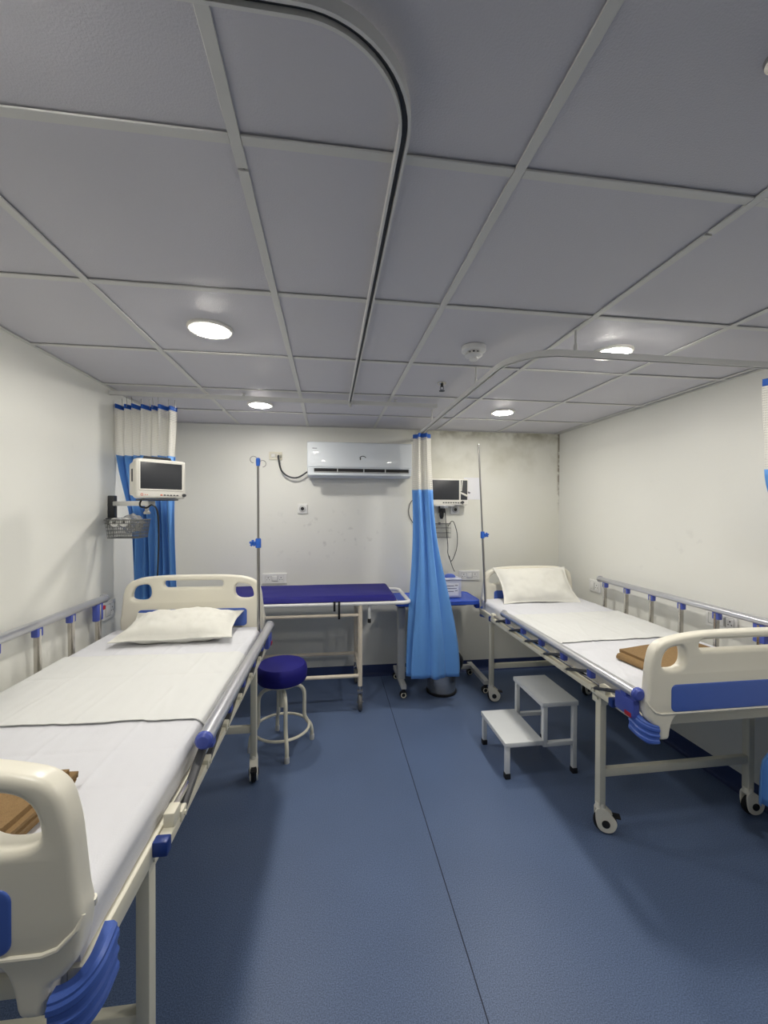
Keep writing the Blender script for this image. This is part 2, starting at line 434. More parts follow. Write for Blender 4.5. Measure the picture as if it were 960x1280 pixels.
# ------------------------------------------------------------------ curtain tracks
TP = [(-.011, 0), (-.011, .024), (.011, .024), (.011, 0), (.0055, 0), (.0055, .014), (-.0055, .014), (-.0055, 0)]
def track(name, label, pts, z, rods, closed_caps=True):
    t = thing(name, label, 'curtain track', (pts[0][0], pts[0][1], z))
    o = t.location
    P = [(p[0]-o.x, p[1]-o.y, 0) for p in pts]
    obj('rail', sweep(new(), P, TP), 'track', t, True, 40)
    obj('slot', sweep(new(), P, [(-.005, .009), (.005, .009), (.005, .0135), (-.005, .0135)]), 'darkgrey', t, False)
    for (x, y) in rods:
        b = new(); tube(b, [(x-o.x, y-o.y, .022), (x-o.x, y-o.y, ZC-z-.002)], .0055, 10)
        lathe(b, [(0, .022), (.0085, .022), (.0085, .05 if ZC-z > .07 else .03), (0, .05 if ZC-z > .07 else .03)], (x-o.x, y-o.y, 0), 10)
        lathe(b, [(0, 0), (.014, 0), (.014, -.003), (0, -.003)], (x-o.x, y-o.y, ZC-z), 14)
        obj('drop_rod', b, 'track', t)
    return t
Z1 = ZC-.042
T1X, T1Y, T1R = .140, .592, .185
p1 = [(XL+.001, T1Y, 0), (-.6, T1Y, 0)] + arc((T1X-T1R, T1Y+T1R), T1R, -90, 0, 16) + [(T1X, 1.4, 0), (T1X, 2.05, 0), (T1X, 2.735, 0)]
a1 = track('curtain_track', 'white curtain track curving across the ceiling overhead around the left bed', p1, Z1, [(-.9, T1Y), (T1X, 1.1), (T1X, 2.0)])
p3 = [(XL+.001, 2.75, 0), (-.3, 2.757, 0), (.742, 2.765, 0)]
track('curtain_track', 'white curtain track running straight from the left wall near the back', p3, Z1, [(-.55, 2.755), (.45, 2.763)])
Z2 = ZC-.112
T2X, T2Y, T2R = .762, 1.575, .2
p2 = [(.775, YB-.001, 0), (.770, 3.2, 0), (T2X, 2.4, 0)] + arc((T2X+T2R, T2Y+T2R), T2R, 180, 270, 16) + [(1.3, T2Y, 0), (XR-.001, T2Y, 0)]
track('curtain_track', 'white curtain track on drop rods curving around the right bed to the right wall', p2, Z2, [(1.012, T2Y), (T2X, 2.06), (.768, 3.0)])
# end stop clip hanging from the left track
t = bpy.data.objects.get('curtain_track')
obj('end_stop', box(new(), (T1X-(XL+.001)-.008, 2.725-T1Y, -.026), (T1X-(XL+.001)+.008, 2.738-T1Y, .024), .002), 'greymetal', t)

# ------------------------------------------------------------------ bed
def caster(parent, x, y, rz, h=.135, wheel_r=.052):
    """caster part > wheel, hub, brake pedal; top at h"""
    R = Matrix.Translation((x, y, 0)) @ Matrix.Rotation(rz, 4, 'Z')
    b = new()
    lathe(b, [(0, h+.006), (.021, h+.006), (.024, h-.02), (0, h-.022)], seg=16)
    off = .022
    # housing: two cheeks and a hood
    for s in (-1, 1):
        o = [(-.022, h-.012), (.025, h-.012), (off+.046, wheel_r+.022), (off+.05, wheel_r), (off+.036, wheel_r-.034), (off, wheel_r-.046), (off-.034, wheel_r-.03), (-.024, wheel_r+.02)]
        plate(b, smooth_poly(o, 2), [], .008, .002, Matrix.Translation((0, s*.019, 0)))
    hood = [(-.020, h-.014), (.020, h-.014), (off+.03, wheel_r+.045), (-.012, wheel_r+.05)]
    plate(b, hood, [], .036, .003)
    for v in b.verts: v.co = R @ v.co
    c = obj('caster', b, 'cream', parent)
    wm = R @ Matrix.Translation((off, 0, wheel_r)) @ Matrix.Rotation(PI/2, 4, 'X')
    wb = lathe(new(), [(0, -.013), (wheel_r-.008, -.013), (wheel_r, -.007), (wheel_r, .007), (wheel_r-.008, .013), (0, .013)], seg=28)
    for v in wb.verts: v.co = wm @ v.co
    obj('wheel', wb, 'black', c)
    hb = new()
    for s in (-1, 1):
        lathe(hb, [(0, s*.0125), (.018, s*.0125), (.018, s*.0265), (.013, s*.0285), (0, s*.0285)], seg=18)
    for v in hb.verts: v.co = wm @ v.co
    obj('hub', hb, 'black', c)
    pb = box(new(), (.045, -.018, wheel_r+.03), (.088, .018, wheel_r+.038), .003, mtx=R)
    obj('brake_pedal', pb, 'black', c)
    return c

def board_outline(half, top, sideZ, tab):
    r = [(0, top), (.18, top-.002), (.30, top-.012), (half-.066, top-.033), (half-.034, top-.062), (half-.019, top-.12), (half-.014, top-.17),
         (half-.007, top-.24), (half, sideZ+.04), (half-.006, sideZ-.01), (half-.010, sideZ-.030), (half-.030, sideZ-.055), (half-.054, sideZ-.068), (half-.057, tab+.01), (half-.06, tab),
         (half-.100, tab), (half-.107, tab+.05), (half-.120, tab+.085), (half-.155, tab+.110), (half-.21, tab+.118), (0, tab+.118)]
    full = r + [(-x, z) for x, z in r[-2:0:-1]]
    out = []
    n = len(full)
    for i in range(n):
        p, q = full[i], full[(i+1) % n]
        out += [(p[0]*.8+q[0]*.2, p[1]*.8+q[1]*.2), (p[0]*.2+q[0]*.8, p[1]*.2+q[1]*.8)]
    return smooth_poly(out, 1)

def guard_rail(root, x, z_top, y0, y1, lock_end, raised, lift, out):
    """top tube > clamps, posts, end caps, lock; x = tube centre, out = outward sign"""
    zt = z_top
    b = tube(new(), [(x, y0, zt), (x, y1, zt)], .019, 14, ry=.026)
    g = obj('guard_rail', b, 'alu', root)
    if not raised: g['label'] = 'folded aluminium side rail'
    for y, d in ((y0, -1), (y1, 1)):
        e = new(); lathe(e, [(0, 0), (.027, 0), (.026, .012), (.018, .02), (0, .022)], (x, y, zt), 14, Matrix.Rotation(-d*PI/2, 4, 'X'))
        obj('end_cap', e, 'clampblue' if (not raised and d < 0) else 'alu', g)
    n = 6
    L = y1-y0
    ya = y0+.06; yb = y1-.06
    ylist = [ya+(yb-ya)*k/(n-1) for k in range(n)]
    base = .725+lift
    for k, y in enumerate(ylist):
        is_lock = (k == (n-1 if lock_end > 0 else 0))
        if raised:
            obj('post', tube(new(), [(x-out*.004, y, base), (x-out*.002, y, zt-.02)], .017, 10, ry=.010), 'steel', g)
            hgt = .11 if is_lock else .042
            cb = box(new(), (x-.014, y-(.03 if is_lock else .02), zt-.022-hgt*.82), (x+.016, y+(.03 if is_lock else .02), zt+.004), .006)
            obj('lock_housing' if is_lock else 'clamp', cb, 'clampblue', g)
            if is_lock:
                obj('release_button', box(new(), (x-.012, y+lock_end*.028, zt-.062), (x+.012, y+lock_end*.062, zt-.038), .004), 'red', g)
        else:
            # folded post: lies low between the top tube and the pivot channel
            d = -lock_end if lock_end > 0 else 1
            yb2 = y+.228*(-1 if lock_end > 0 else 1)
            obj('post', tube(new(), [(x-out*.012, y, zt-.028), (x-out*.012, yb2, base-.012)], .008, 8, ry=.014), 'darkgrey', g)
            cb = box(new(), (x-.015, y-.017, zt-.054), (x+.013, y+.017, zt-.008), .005)
            if is_lock: box(cb, (x-.016, y-.06, zt-.105), (x+.016, y+.05, zt-.03), .008)
            obj('lock_housing' if is_lock else 'clamp', cb, 'clampblue', g)
            pv = box(new(), (x-out*.012-.013, yb2-.018, base-.026), (x-out*.012+.013, yb2+.018, base+.004), .004)
            tube(pv, [(x-out*.012-.017, yb2, base-.01), (x-out*.012+.017, yb2, base-.01)], .007, 8)
            obj('pivot_bracket', pv, 'creampaint', g)
            if is_lock:
                obj('release_button', box(new(), (x+out*.010-.008, y+lock_end*.03-.02, zt-.105), (x+out*.010+.010, y+lock_end*.03+.02, zt-.085), .004), 'red', g)
    return g

def bed(label, xc, yc, side, lift, lock_end, near, far, casters, rz=0.0, blift=0.0, hx=0.0):
    root = thing('hospital_bed', label, 'bed', (xc, yc, 0), rz, 'crank hospital beds')
    zf0, zf1 = .668+lift, .716+lift
    for s in (-1, 1):
        obj('side_beam', box(new(), (s*.445-(.03 if s > 0 else 0), -.975, zf0), (s*.445+(0 if s > 0 else .03), .85, zf1), .004), 'creampaint', root)
    for y in (-.96, .835):
        obj('end_beam', box(new(), (-.415, y-.015, zf0+.004), (.415, y+.015, zf1-.004), .004), 'creampaint', root)
    pl = new()
    for k in range(4):
        a = -.93+k*.4475
        box(pl, (-.412, a, zf1-.022), (.412, a+.43, zf1-.010), .003)
    obj('mattress_platform', pl, 'creampaint', root, False)
    for (sx, sy, rz) in casters:
        x, y = sx*.412, sy*.67
        lg = box(new(), (x-.0165, y-.019, .13), (x+.0165, y+.019, zf0+.012), .004)
        l = obj('leg', lg, 'creampaint', root)
        gp = new()
        box(gp, (x-.0185, y-.026, zf0-.045), (x+.0185, y+.040, zf0+.006), .002)
        tube(gp, [(x-.024, y-.0, zf0-.02), (x+.024, y, zf0-.02)], .007, 8)
        obj('leg_bracket', gp, 'creampaint', l)
        caster(root, x, y, rz)
    for sy in (-1, 1):
        obj('cross_bar', box(new(), (-.398, sy*.67-.014, .268), (.398, sy*.67+.014, .308), .004), 'creampaint', root)
    # boards
    bl = lift; lift = lift+blift; top = 1.066+lift
    for kind, y, th in (('footboard', -1.0, .05), ('headboard', .875, .05)):
        foot = kind == 'footboard'; half = .468 if foot else .422; bx = 0.0 if foot else hx
        o = board_outline(half, top, .755+lift, .638+lift)
        ha, hb_ = (half-.172, half-.064) if foot else (half-.180, half-.064)
        hp = [(ha, top-.148), (ha, top-.052), ((ha+hb_)/2, top-.054), (hb_-.022, top-.068), (hb_-.004, top-.098), (hb_, top-.150)]
        hp = [(p[0]*.75+q[0]*.25, p[1]*.75+q[1]*.25) if k_ else (p[0]*.25+q[0]*.75, p[1]*.25+q[1]*.75) for p, q in zip(hp, hp[1:]+hp[:1]) for k_ in (1, 0)]
        hp = smooth_poly(hp, 2)
        holes = [hp, [(-x, z) for x, z in hp][::-1]]
        sw = .235 if foot else .175
        holes.append(rrect(-sw, top-.076, sw, top-.032, .02))
        bd = obj(kind, plate(new(), o, holes, th, .013, Matrix.Translation((bx, y, 0))), 'cream', root, True, 50)
        pb = plate(new(), rrect(-half+.105, top-.315, half-.105, top-.205, .022), [], th+.006, .004, Matrix.Translation((bx, y, 0)))
        obj('blue_panel', pb, 'bluepanel', bd)
        # raised moulding line below the panel
        d = -1 if kind == 'footboard' else 1
        ln = [(bx-half+.004, y+d*(th/2-.010), top-.268), (bx-half+.008, y+d*(th/2-.002), top-.285), (bx-half+.035, y+d*th/2, top-.312), (bx-half+.06, y+d*th/2, top-.320), (bx+half-.06, y+d*th/2, top-.320), (bx+half-.035, y+d*th/2, top-.312), (bx+half-.008, y+d*(th/2-.002), top-.285), (bx+half-.004, y+d*(th/2-.010), top-.268)]
        obj('moulding', tube(new(), ln, .0045, 8), 'cream', bd)
        if kind == 'footboard':
            obj('moulding', tube(new(), [(p[0], 2*y-p[1], p[2]) for p in ln], .006, 8), 'cream', bd)
        # wrap-around corner bumpers
        for s in (-1, 1):
            path = [(bx+s*(half-.062), y+d*.030), (bx+s*(half-.03), y+d*.031), (bx+s*(half-.002), y+d*.020), (bx+s*(half+.014), y-d*.006), (bx+s*(half+.016), y-d*.035), (bx+s*(half+.016), y-d*.065)]
            pp = smooth_poly(path, 2, False); n = len(pp)
            bb = new(); rows = []
            m = 18
            for i, (px, py) in enumerate(pp):
                f = i/(n-1)
                zt = .700+bl+blift*.5+.042*f**1.2; zb = .626+bl+blift*.35+.022*max(0, f-.3)/.7
                rows.append((px, py, zb, zt))
            outer, inner = [], []
            for i, (px, py, zb, zt) in enumerate(rows):
                a = rows[max(i-1, 0)]; c_ = rows[min(i+1, n-1)]
                tx, ty = c_[0]-a[0], c_[1]-a[1]; l_ = math.hypot(tx, ty)+1e-9; nx, ny = ty/l_, -tx/l_
                if nx*s < -.1 or (abs(nx) < .1 and ny*d < 0): nx, ny = -nx, -ny
                oc, ic = [], []
                for k in range(m+1):
                    v = k/m; z = zb+(zt-zb)*v
                    rib = .0035*(1 if abs((v*3.2) % 1-.5) < .22 else 0) if .08 < v < .92 else 0
                    edge = -.006 if k in (0, m) else 0
                    oc.append(bb.verts.new((px+nx*(rib+edge), py+ny*(rib+edge), z)))
                    ic.append(bb.verts.new((px-nx*.022, py-ny*.022, z)))
                outer.append(oc); inner.append(ic)
            for i in range(n-1):
                for k in range(m):
                    bb.faces.new((outer[i][k], outer[i+1][k], outer[i+1][k+1], outer[i][k+1]))
                    bb.faces.new((inner[i][k], inner[i][k+1], inner[i+1][k+1], inner[i+1][k]))
                bb.faces.new((outer[i][m], outer[i+1][m], inner[i+1][m], inner[i][m]))
                bb.faces.new((outer[i][0], inner[i][0], inner[i+1][0], outer[i+1][0]))
            for i in (0, n-1):
                for k in range(m): bb.faces.new((outer[i][k], outer[i][k+1], inner[i][k+1], inner[i][k]))
            obj('corner_bumper', bb, 'bluepanel', root, True, 30)
    lift = bl
    # pivot channel, chrome tube and the guard rails
    for s, (a, b_), raised in ((side, near, False), (-side, far, True)):
        ca, cb = (a-.26, b_+.02) if lock_end > 0 else (a+.16, b_+.28)
        if raised: ca, cb = a, b_
        xch = s*(.462 if not raised else .460)
        ch = obj('rail_channel', box(new(), (xch-.014, ca, .690+lift), (xch+.016 if s > 0 else xch+.014, cb, .716+lift), .003), 'creampaint', root)
        for yy in (ca, cb):
            obj('channel_cap', box(new(), (xch-.018, yy-.014, .684+lift), (xch+.018, yy+.014, .721+lift), .004), 'capblue', ch)
        if not raised:
            ct = tube(new(), [(xch, ca+.06, .738+lift), (xch, cb-.04, .738+lift)], .009, 10)
            obj('chrome_tube', ct, 'steel', root)
            for yy in (ca+.06, cb-.04):
                obj('tube_block', box(new(), (xch-.013, yy-.022, .714+lift), (xch+.015, yy+.022, .752+lift), .004), 'creampaint', ch)
        guard_rail(root, s*(.482 if not raised else .464), (.815 if not raised else .995)+lift, a, b_, lock_end, raised, lift, s)
    return root

LB = dict(xc=-.850, yc=1.76, lift=.035, rz=math.radians(-1.1))
RB = dict(xc=1.722, yc=2.48, lift=0.0)
bed('cream hospital bed against the left wall, foot end closest to the camera', LB['xc'], LB['yc'], +1, LB['lift'], +1, (-.44, .78), (-.50, .80),
    [(1, 1, math.radians(-80)), (1, -1, math.radians(200)), (-1, 1, 1.2), (-1, -1, 2.0)], math.radians(-1.1), .05, .018)
bed('cream hospital bed against the right wall, beside the two-step stool', RB['xc'], RB['yc'], -1, RB['lift'], -1, (-.985, .275), (-.74, .56),
    [(-1, 1, math.radians(-15)), (-1, -1, math.radians(-25)), (1, 1, .4), (1, -1, math.radians(-5))])

# ------------------------------------------------------------------ bedding
RIDGE = {}
def wrinkle(x, y, seed):
    h = .0050*noise.noise(Vector((x*4+seed, y*3, seed))) + .0026*noise.noise(Vector((x*13, y*9+seed, 2*seed))) + .0010*noise.noise(Vector((x*34, y*20+seed, 2*seed)))
    if seed not in RIDGE:
        rnd = random.Random(seed*31)
        RIDGE[seed] = [(math.cos(a), math.sin(a)*.6, rnd.uniform(-.75, .75), rnd.uniform(.006, .014)) for a in [rnd.uniform(-1.2, 1.2) for _ in range(16)]]
    for k, (ca, sa, c, sp) in enumerate(RIDGE[seed]):
        d = x*ca+y*sa-c+.012*math.sin(y*7+k)
        if abs(d) < sp*3:
            h += .0058*math.exp(-(d/sp)**2)*max(0, .15+noise.noise(Vector((x*2.5+k*3.7, y*2.5, seed))))
    for xf in (-.21, .02, .24):
        h += .0024*math.exp(-((x-xf-.01*math.sin(y*3))/.007)**2)
    for yf in (-.62, -.45, .1, .5):
        h -= .0022*math.exp(-((y-yf)/.008)**2)
    return h

def bed_top(xl, yl, hw, y0, y1, ztop, zbot, seed, rr=.035):
    """height of a rounded mattress covered with a sheet"""
    return ztop+wrinkle(xl, yl, seed)

def mattress(label, B, seed):
    zt, zb = .802+B['lift'], .7075+B['lift']
    hw, y0, y1 = .432, -.965, .842
    bm = new(); NS, NR, NY = 120, 7, 220
    rr = .034
    # cross-section: bottom left -> up side -> round -> top -> round -> side
    sec = []
    for k in range(6): sec.append((-hw, zb+(zt-rr-zb)*k/6, 'side'))
    for k in range(NR): a = PI-PI/2*k/NR; sec.append((-hw+rr+rr*math.cos(a), zt-rr+rr*math.sin(a), 'rnd'))
    for k in range(NS+1): sec.append((-hw+rr+(2*hw-2*rr)*k/NS, zt, 'top'))
    for k in range(1, NR+1): a = PI/2-PI/2*k/NR; sec.append((hw-rr+rr*math.cos(a), zt-rr+rr*math.sin(a), 'rnd'))
    for k in range(1, 7): sec.append((hw, zt-rr-(zt-rr-zb)*k/6, 'side'))
    rows = []
    ylist = [y0, y0+.004, y0+.012, y0+.025]+[y0+.04+(y1-y0-.08)*j/NY for j in range(NY+1)]+[y1-.025, y1-.012, y1-.004, y1]
    for y in ylist:
        e = min(y-y0, y1-y); sh = 0
        if e < .035: sh = .035-math.sqrt(max(0, .035**2-(.035-e)**2))
        row = []
        for (x, z, kd) in sec:
            zz = z; xx = x
            if kd == 'top': zz = z+wrinkle(x, y, seed)
            elif kd == 'side':
                q = (zt-z)/(zt-zb)
                xx = x+(1 if x > 0 else -1)*(.006*noise.noise(Vector((y*14, z*8, seed)))*q-.002)
            if zz > zb+.01: zz = max(zb+.005, zz-sh*(zz-zb)/(zt-zb))
            row.append(bm.verts.new((xx, y, zz)))
        rows.append(row)
    for a, b in zip(rows, rows[1:]):
        for k in range(len(sec)-1): bm.faces.new((a[k], a[k+1], b[k+1], b[k]))
        bm.faces.new((a[-1], a[0], b[0], b[-1]))
    bm.faces.new(rows[0]); bm.faces.new(rows[-1][::-1])
    o = obj('mattress', bm, 'sheet', None, True, 60)
    o.location = (B['xc'], B['yc'], 0); o.rotation_euler = (0, 0, B.get('rz', 0))
    return tag(o, label, 'mattress', 'sheeted mattresses')

def draw_sheet(label, B, ya, yb, seed, skew):
    zt = .802+B['lift']; hw = .434; rr = .034
    prof = []
    prof.append((-hw-.003, zt-.075)); prof.append((-hw-.003, zt-rr))
    for k in range(1, 7): a = PI-PI/2*k/7; prof.append((-hw+rr+(rr+.003)*math.cos(a), zt-rr+(rr+.003)*math.sin(a)))
    for k in range(121): prof.append((-hw+rr+(2*hw-2*rr)*k/120, zt+.003))
    for k in range(1, 7): a = PI/2-PI/2*k/7; prof.append((hw-rr+(rr+.003)*math.cos(a), zt-rr+(rr+.003)*math.sin(a)))
    prof.append((hw+.003, zt-rr)); prof.append((hw+.003, zt-.075))
    n = len(prof); NY = 76
    bm = new(); rows = []
    for j in range(NY+1):
        row = []
        for k, (x, z) in enumerate(prof):
            f = j/NY
            y = ya+skew*x+(yb-ya)*f+.006*noise.noise(Vector((x*6, f*3, seed+9)))*(1 if f in (0, 1) else 0)
            top = 7 <= k < n-7
            zz = z+(wrinkle(x, y, seed)+.0015 if top else 0)
            if top and f == 0: zz += .002+.009*max(0, noise.noise(Vector((x*5+seed, 3.3, seed)))-.25)
            if top: zz += .0012*noise.noise(Vector((x*7, y*7, seed+4)))
            row.append(bm.verts.new((x, y, zz)))
        rows.append(row)
    for a, b in zip(rows, rows[1:]):
        for k in range(n-1): bm.faces.new((a[k], a[k+1], b[k+1], b[k]))
    o = obj('draw_sheet', bm, 'sheetw', None, True, 60)
    md = o.modifiers.new('thickness', 'SOLIDIFY'); md.thickness = .002; md.offset = 1
    o.location = (B['xc'], B['yc'], 0); o.rotation_euler = (0, 0, B.get('rz', 0))
    return tag(o, label, 'sheet', 'draw sheets')

def pillow(label, loc, rot, L, W, T, seed):
    bm = new(); NU, NV = 44, 30
    def pt(u, v, s):
        a, b = 2*u-1, 2*v-1
        # flange outside |.93|
        ia, ib = min(1, abs(a)/.93), min(1, abs(b)/.90)
        t = (max(0, 1-ia**2.6)*max(0, 1-ib**2.4))**.55
        pin = 1-.06*(1-abs(a)**2)*abs(b)**3; pin2 = 1-.09*(1-abs(b)**2)*abs(a)**3
        x = a*L/2*pin2; y = b*W/2*pin
        wr = .010*noise.noise(Vector((a*3.1+seed, b*2.2, seed+s)))+.006*noise.noise(Vector((a*9, b*4+seed, s)))
        z = s*(t*T/2+.0025)+wr*min(1, t*2.5)+.010*noise.noise(Vector((a*2.3, b*2.0, seed*2)))*(1-t)
        return (x, y, z)
    grid(bm, lambda u, v: pt(u, v, 1), NU, NV); grid(bm, lambda u, v: pt(u, v, -1), NU, NV)
    bmesh.ops.remove_doubles(bm, verts=bm.verts, dist=.0001)
    be = [e for e in bm.edges if e.is_boundary]
    bmesh.ops.bridge_loops(bm, edges=be) if be else None
    o = obj('pillow', bm, 'pillow', None, True, 80)
    o.location = loc; o.rotation_euler = rot
    return tag(o, label, 'pillow', 'white bed pillows')

def blanket(label, loc, rz, L, W, seed, layers=3):
    """folded blanket: continuous S-fold profile (y,z) swept along x"""
    bm = new(); th = .0075; gap = .016
    mid = []
    for k in range(layers):
        z = .008+k*gap; inset = .010*math.sin(k*2.1+seed)
        ys = [(-W/2+.01+inset)+(W-.02-2*abs(inset)*.3)*i/10 for i in range(11)]
        if k % 2: ys = ys[::-1]
        mid += [(y, z+.002*math.sin(i*.9+k)) for i, y in enumerate(ys)]
        if k < layers-1:
            ye = ys[-1]; d = 1 if k % 2 == 0 else -1
            for a in (-45, 0, 45):
                mid.append((ye+d*gap/2*math.cos(math.radians(a)), z+gap/2+gap/2*math.sin(math.radians(a))))
    n = len(mid); off = []
    for i in range(n):
        p = mid[max(0, i-1)]; q = mid[min(n-1, i+1)]
        dx, dz = q[0]-p[0], q[1]-p[1]; l = math.hypot(dx, dz)+1e-9; off.append((-dz/l, dx/l))
    NX = 16; rows = []
    for j in range(NX+1):
        x = -L/2+L*j/NX; row = []
        e = 1-.0*(j in (0, NX))
        for sgn, order in ((1, range(n)), (-1, range(n-1, -1, -1))):
            for i in order:
                y = mid[i][0]+off[i][0]*th*sgn*e; z = mid[i][1]+off[i][1]*th*sgn*e
                xx = x+(.012*math.sin(i*.21+seed)*(1 if j == NX else (-1 if j == 0 else 0)))
                z += .003*noise.noise(Vector((x*6, y*6, seed)))*(z > .02)
                row.append(bm.verts.new((xx, y, max(.001, z))))
        rows.append(row)
    m = len(rows[0])
    for a, b in zip(rows, rows[1:]):
        for k in range(m): bm.faces.new((a[k], a[(k+1) % m], b[(k+1) % m], b[k]))
    for row in (rows[0], rows[-1]):
        for i in range(n-1): bm.faces.new((row[i], row[i+1], row[m-2-i], row[m-1-i]))
    o = obj('blanket', bm, 'brown', None, True, 60)
    o.location = loc; o.rotation_euler = (0, 0, rz)
    return tag(o, label, 'blanket', 'folded brown blankets')

mattress('white sheeted mattress on the bed by the left wall', LB, 3)
mattress('white sheeted mattress on the bed by the right wall', RB, 5)
draw_sheet('smooth white draw sheet across the middle of the left bed', LB, -.285, .36, 3, -.02)
draw_sheet('smooth white draw sheet across the middle of the right bed', RB, -.33, .27, 5, .02)
pillow('plump white pillow lying at the head of the left bed', (-.815, 2.425, .902), (math.radians(9), 0, math.radians(1)), .61, .36, .135, 1.7)
pillow('white pillow propped against the headboard of the right bed', (1.715, 3.205, .930), (math.radians(44), 0, math.radians(-2)), .65, .36, .13, 4.2)
blanket('folded brown blanket at the foot of the left bed behind the footboard', (-.866, .992, .840), math.radians(84), .32, .44, .4, 4)
blanket('folded brown blanket at the foot of the right bed behind the footboard', (1.722, 1.745, .803), math.radians(98), .36, .50, 1.3, 3)

# ------------------------------------------------------------------ IV poles
def iv_pole(label, x, y, z0, zmid, z1, lean, hooks, knobdir):
    t = thing('iv_pole', label, 'IV pole', (x, y, z0), 0, 'IV poles')
    P = lambda z: (lean*(z-z0), 0, z-z0)
    obj('lower_rod', tube(new(), [P(z0), P(zmid+.01)], .0095, 14), 'poleSteel', t)
    obj('upper_rod', tube(new(), [P(zmid), P(z1)], .0070, 14), 'poleSteel', t)
    k = new(); lathe(k, [(0, -.028), (.016, -.028), (.017, -.02), (.017, .02), (.014, .028), (0, .028)], P(zmid), 16)
    tube(k, [P(zmid), (P(zmid)[0]+knobdir*.028, -.010, P(zmid)[2])], .007, 8)
    col = obj('collar', k, 'ivblue', t)
    kb = new()
    for q in range(5):
        a = 2*PI*q/5
        box(kb, (-.007, -.005, -.002), (.007, .006, .020), .003, mtx=Matrix.Translation((P(zmid)[0]+knobdir*.030, -.012, P(zmid)[2])) @ Matrix.Rotation(a, 4, 'Y'))
    obj('knob', kb, 'ivblue', col)
    if hooks:
        h = new(); lathe(h, [(0, -.03), (.011, -.03), (.013, -.01), (.013, .012), (.008, .018), (0, .018)], P(z1), 14)
        hd = obj('hook_head', h, 'ivblue', t)
        for s in (-1, 1):
            pts = []
            for q in range(13):
                a = math.radians(200-q*24)
                pts.append((P(z1)[0]+s*(.026+.020*math.cos(a)), .0, P(z1)[2]-.004+s*(-.012)+.020*math.sin(a)))
            obj('hook', tube(new(), pts, .0022, 6), 'poleSteel', t)
    else:
        obj('tip', lathe(new(), [(0, 0), (.0075, 0), (.006, .006), (0, .008)], P(z1), 12), 'poleSteel', t)
    # clamp to the bed frame
    obj('frame_socket', box(new(), (-.016, -.016, -.02), (.016, .016, .02), .004), 'creampaint', t)
    return t
iv_pole('steel IV pole with hooks standing at the head of the left bed', -.414, 2.515, .735, 1.352, 1.842, -.004, True, -1)
iv_pole('slightly leaning steel IV pole at the head of the right bed', 1.300, 3.245, .70, 1.345, 2.09, -.052, False, 1)

# ------------------------------------------------------------------ curtains
def curtain(label, fn, ztop, hem, zband, zbot, nu, width, hooks):
    """fn(u, z) -> (x, y). three cloth bands: hem, net, blue fabric"""
    t = thing('curtain', label, 'curtain', (fn(.5, zbot)[0], fn(.5, zbot)[1], zbot), 0, 'blue hospital curtains')
    o = t.location.copy()
    def band(z0, z1, nv):
        bm = new()
        def f(u, v):
            z = z1+(z0-z1)*v; x, y = fn(u, z); return (x-o.x, y-o.y, z-o.z)
        return grid(bm, f, nu, nv, lambda u, v: (u*width, (z1+(z0-z1)*v)))
    for nm, b, m in (('fabric_panel', band(zbot, zband, 46), 'curtain'), ('net_panel', band(zband, ztop-hem, 14), 'net'), ('hem', band(ztop-hem, ztop, 3), 'hem')):
        q = obj(nm, b, m, t, True, 180)
        if nm != 'net_panel':
            md = q.modifiers.new('thickness', 'SOLIDIFY'); md.thickness = .0015
    for (u, ztr) in hooks:
        x, y = fn(u, ztop)
        b = tube(new(), [(x-o.x, y-o.y, ztop-.018-o.z), (x-o.x+.003, y-o.y, ztop+.005-o.z), (x-o.x, y-o.y, ztr-o.z+.004)], .002, 6)
        obj('hook', b, 'poleSteel', t)
    return t
def sm(a, b, x):
    q = max(0, min(1, (x-a)/(b-a))); return q*q*(3-2*q)
def cur_mid(u, z):
    f = sm(2.1, .2, z)
    g = sm(1.75, .2, z)
    th = -PI*.95+u*2.15*PI
    rx = .058+.012*sm(2.15, 1.7, z)+.135*g**1.25; ry = .080+.004*f
    fl = 1+(.20+.10*(1-f))*math.sin(th*7+1.2*f)+.10*math.sin(th*13+2+z)
    sp = 1-.16*u
    cx = .772+.062*f; cy = 3.345-.185*f
    return (cx+rx*math.sin(th)*fl*sp, cy-ry*math.cos(th)*fl*sp)
curtain('blue hospital curtain gathered in the middle of the room beside the waste bin', cur_mid, 2.178, .032, 1.716, .236, 150, 1.6, [(.1, Z2), (.3, Z2), (.5, Z2), (.7, Z2), (.9, Z2)])
def cur_left(u, z):
    pin = sm(2.2, 1.62, z)
    x0 = -1.338+.09*sm(2.0, 1.35, z); x1 = -.985-.012*sm(2.2, 1.8, z)+.02*sm(1.6, .9, z)
    s = u+.012*math.sin(u*19+z*2)
    x = x0+(x1-x0)*s
    amp = (.034-.012*pin)*(.6+.5*math.sin(u*9+1.3)**2)
    y = 2.815+amp*math.sin(2*PI*u*6.5+.9*math.sin(z*2.2))+.012*math.sin(2*PI*u*2.2+z*3)
    return (x, y)
curtain('blue hospital curtain hanging behind the patient monitor at the left wall', cur_left, 2.220, .028, 1.895, .22, 150, 1.5, [(.04+.115*k, Z1) for k in range(9)])
def cur_right(u, z):
    squeeze = sm(1.75, 1.12, z)*(1-sm(.64, .40, z))
    x0 = 1.935+.02*sm(2.1, 1.8, z); x0 = x0*(1-squeeze)+2.212*squeeze; x0 -= .02*sm(.6, .2, z)
    x1 = 2.252
    x = x0+(x1-x0)*u
    y = 1.575+.028*math.sin(2*PI*u*5+z)*(1-.3*squeeze)
    return (x, y)
curtain('blue hospital curtain at the right edge of the view beside the right bed', cur_right, 2.150, .032, 1.745, .225, 90, 1.3, [(.05, Z2), (.3, Z2), (.55, Z2), (.8, Z2)])

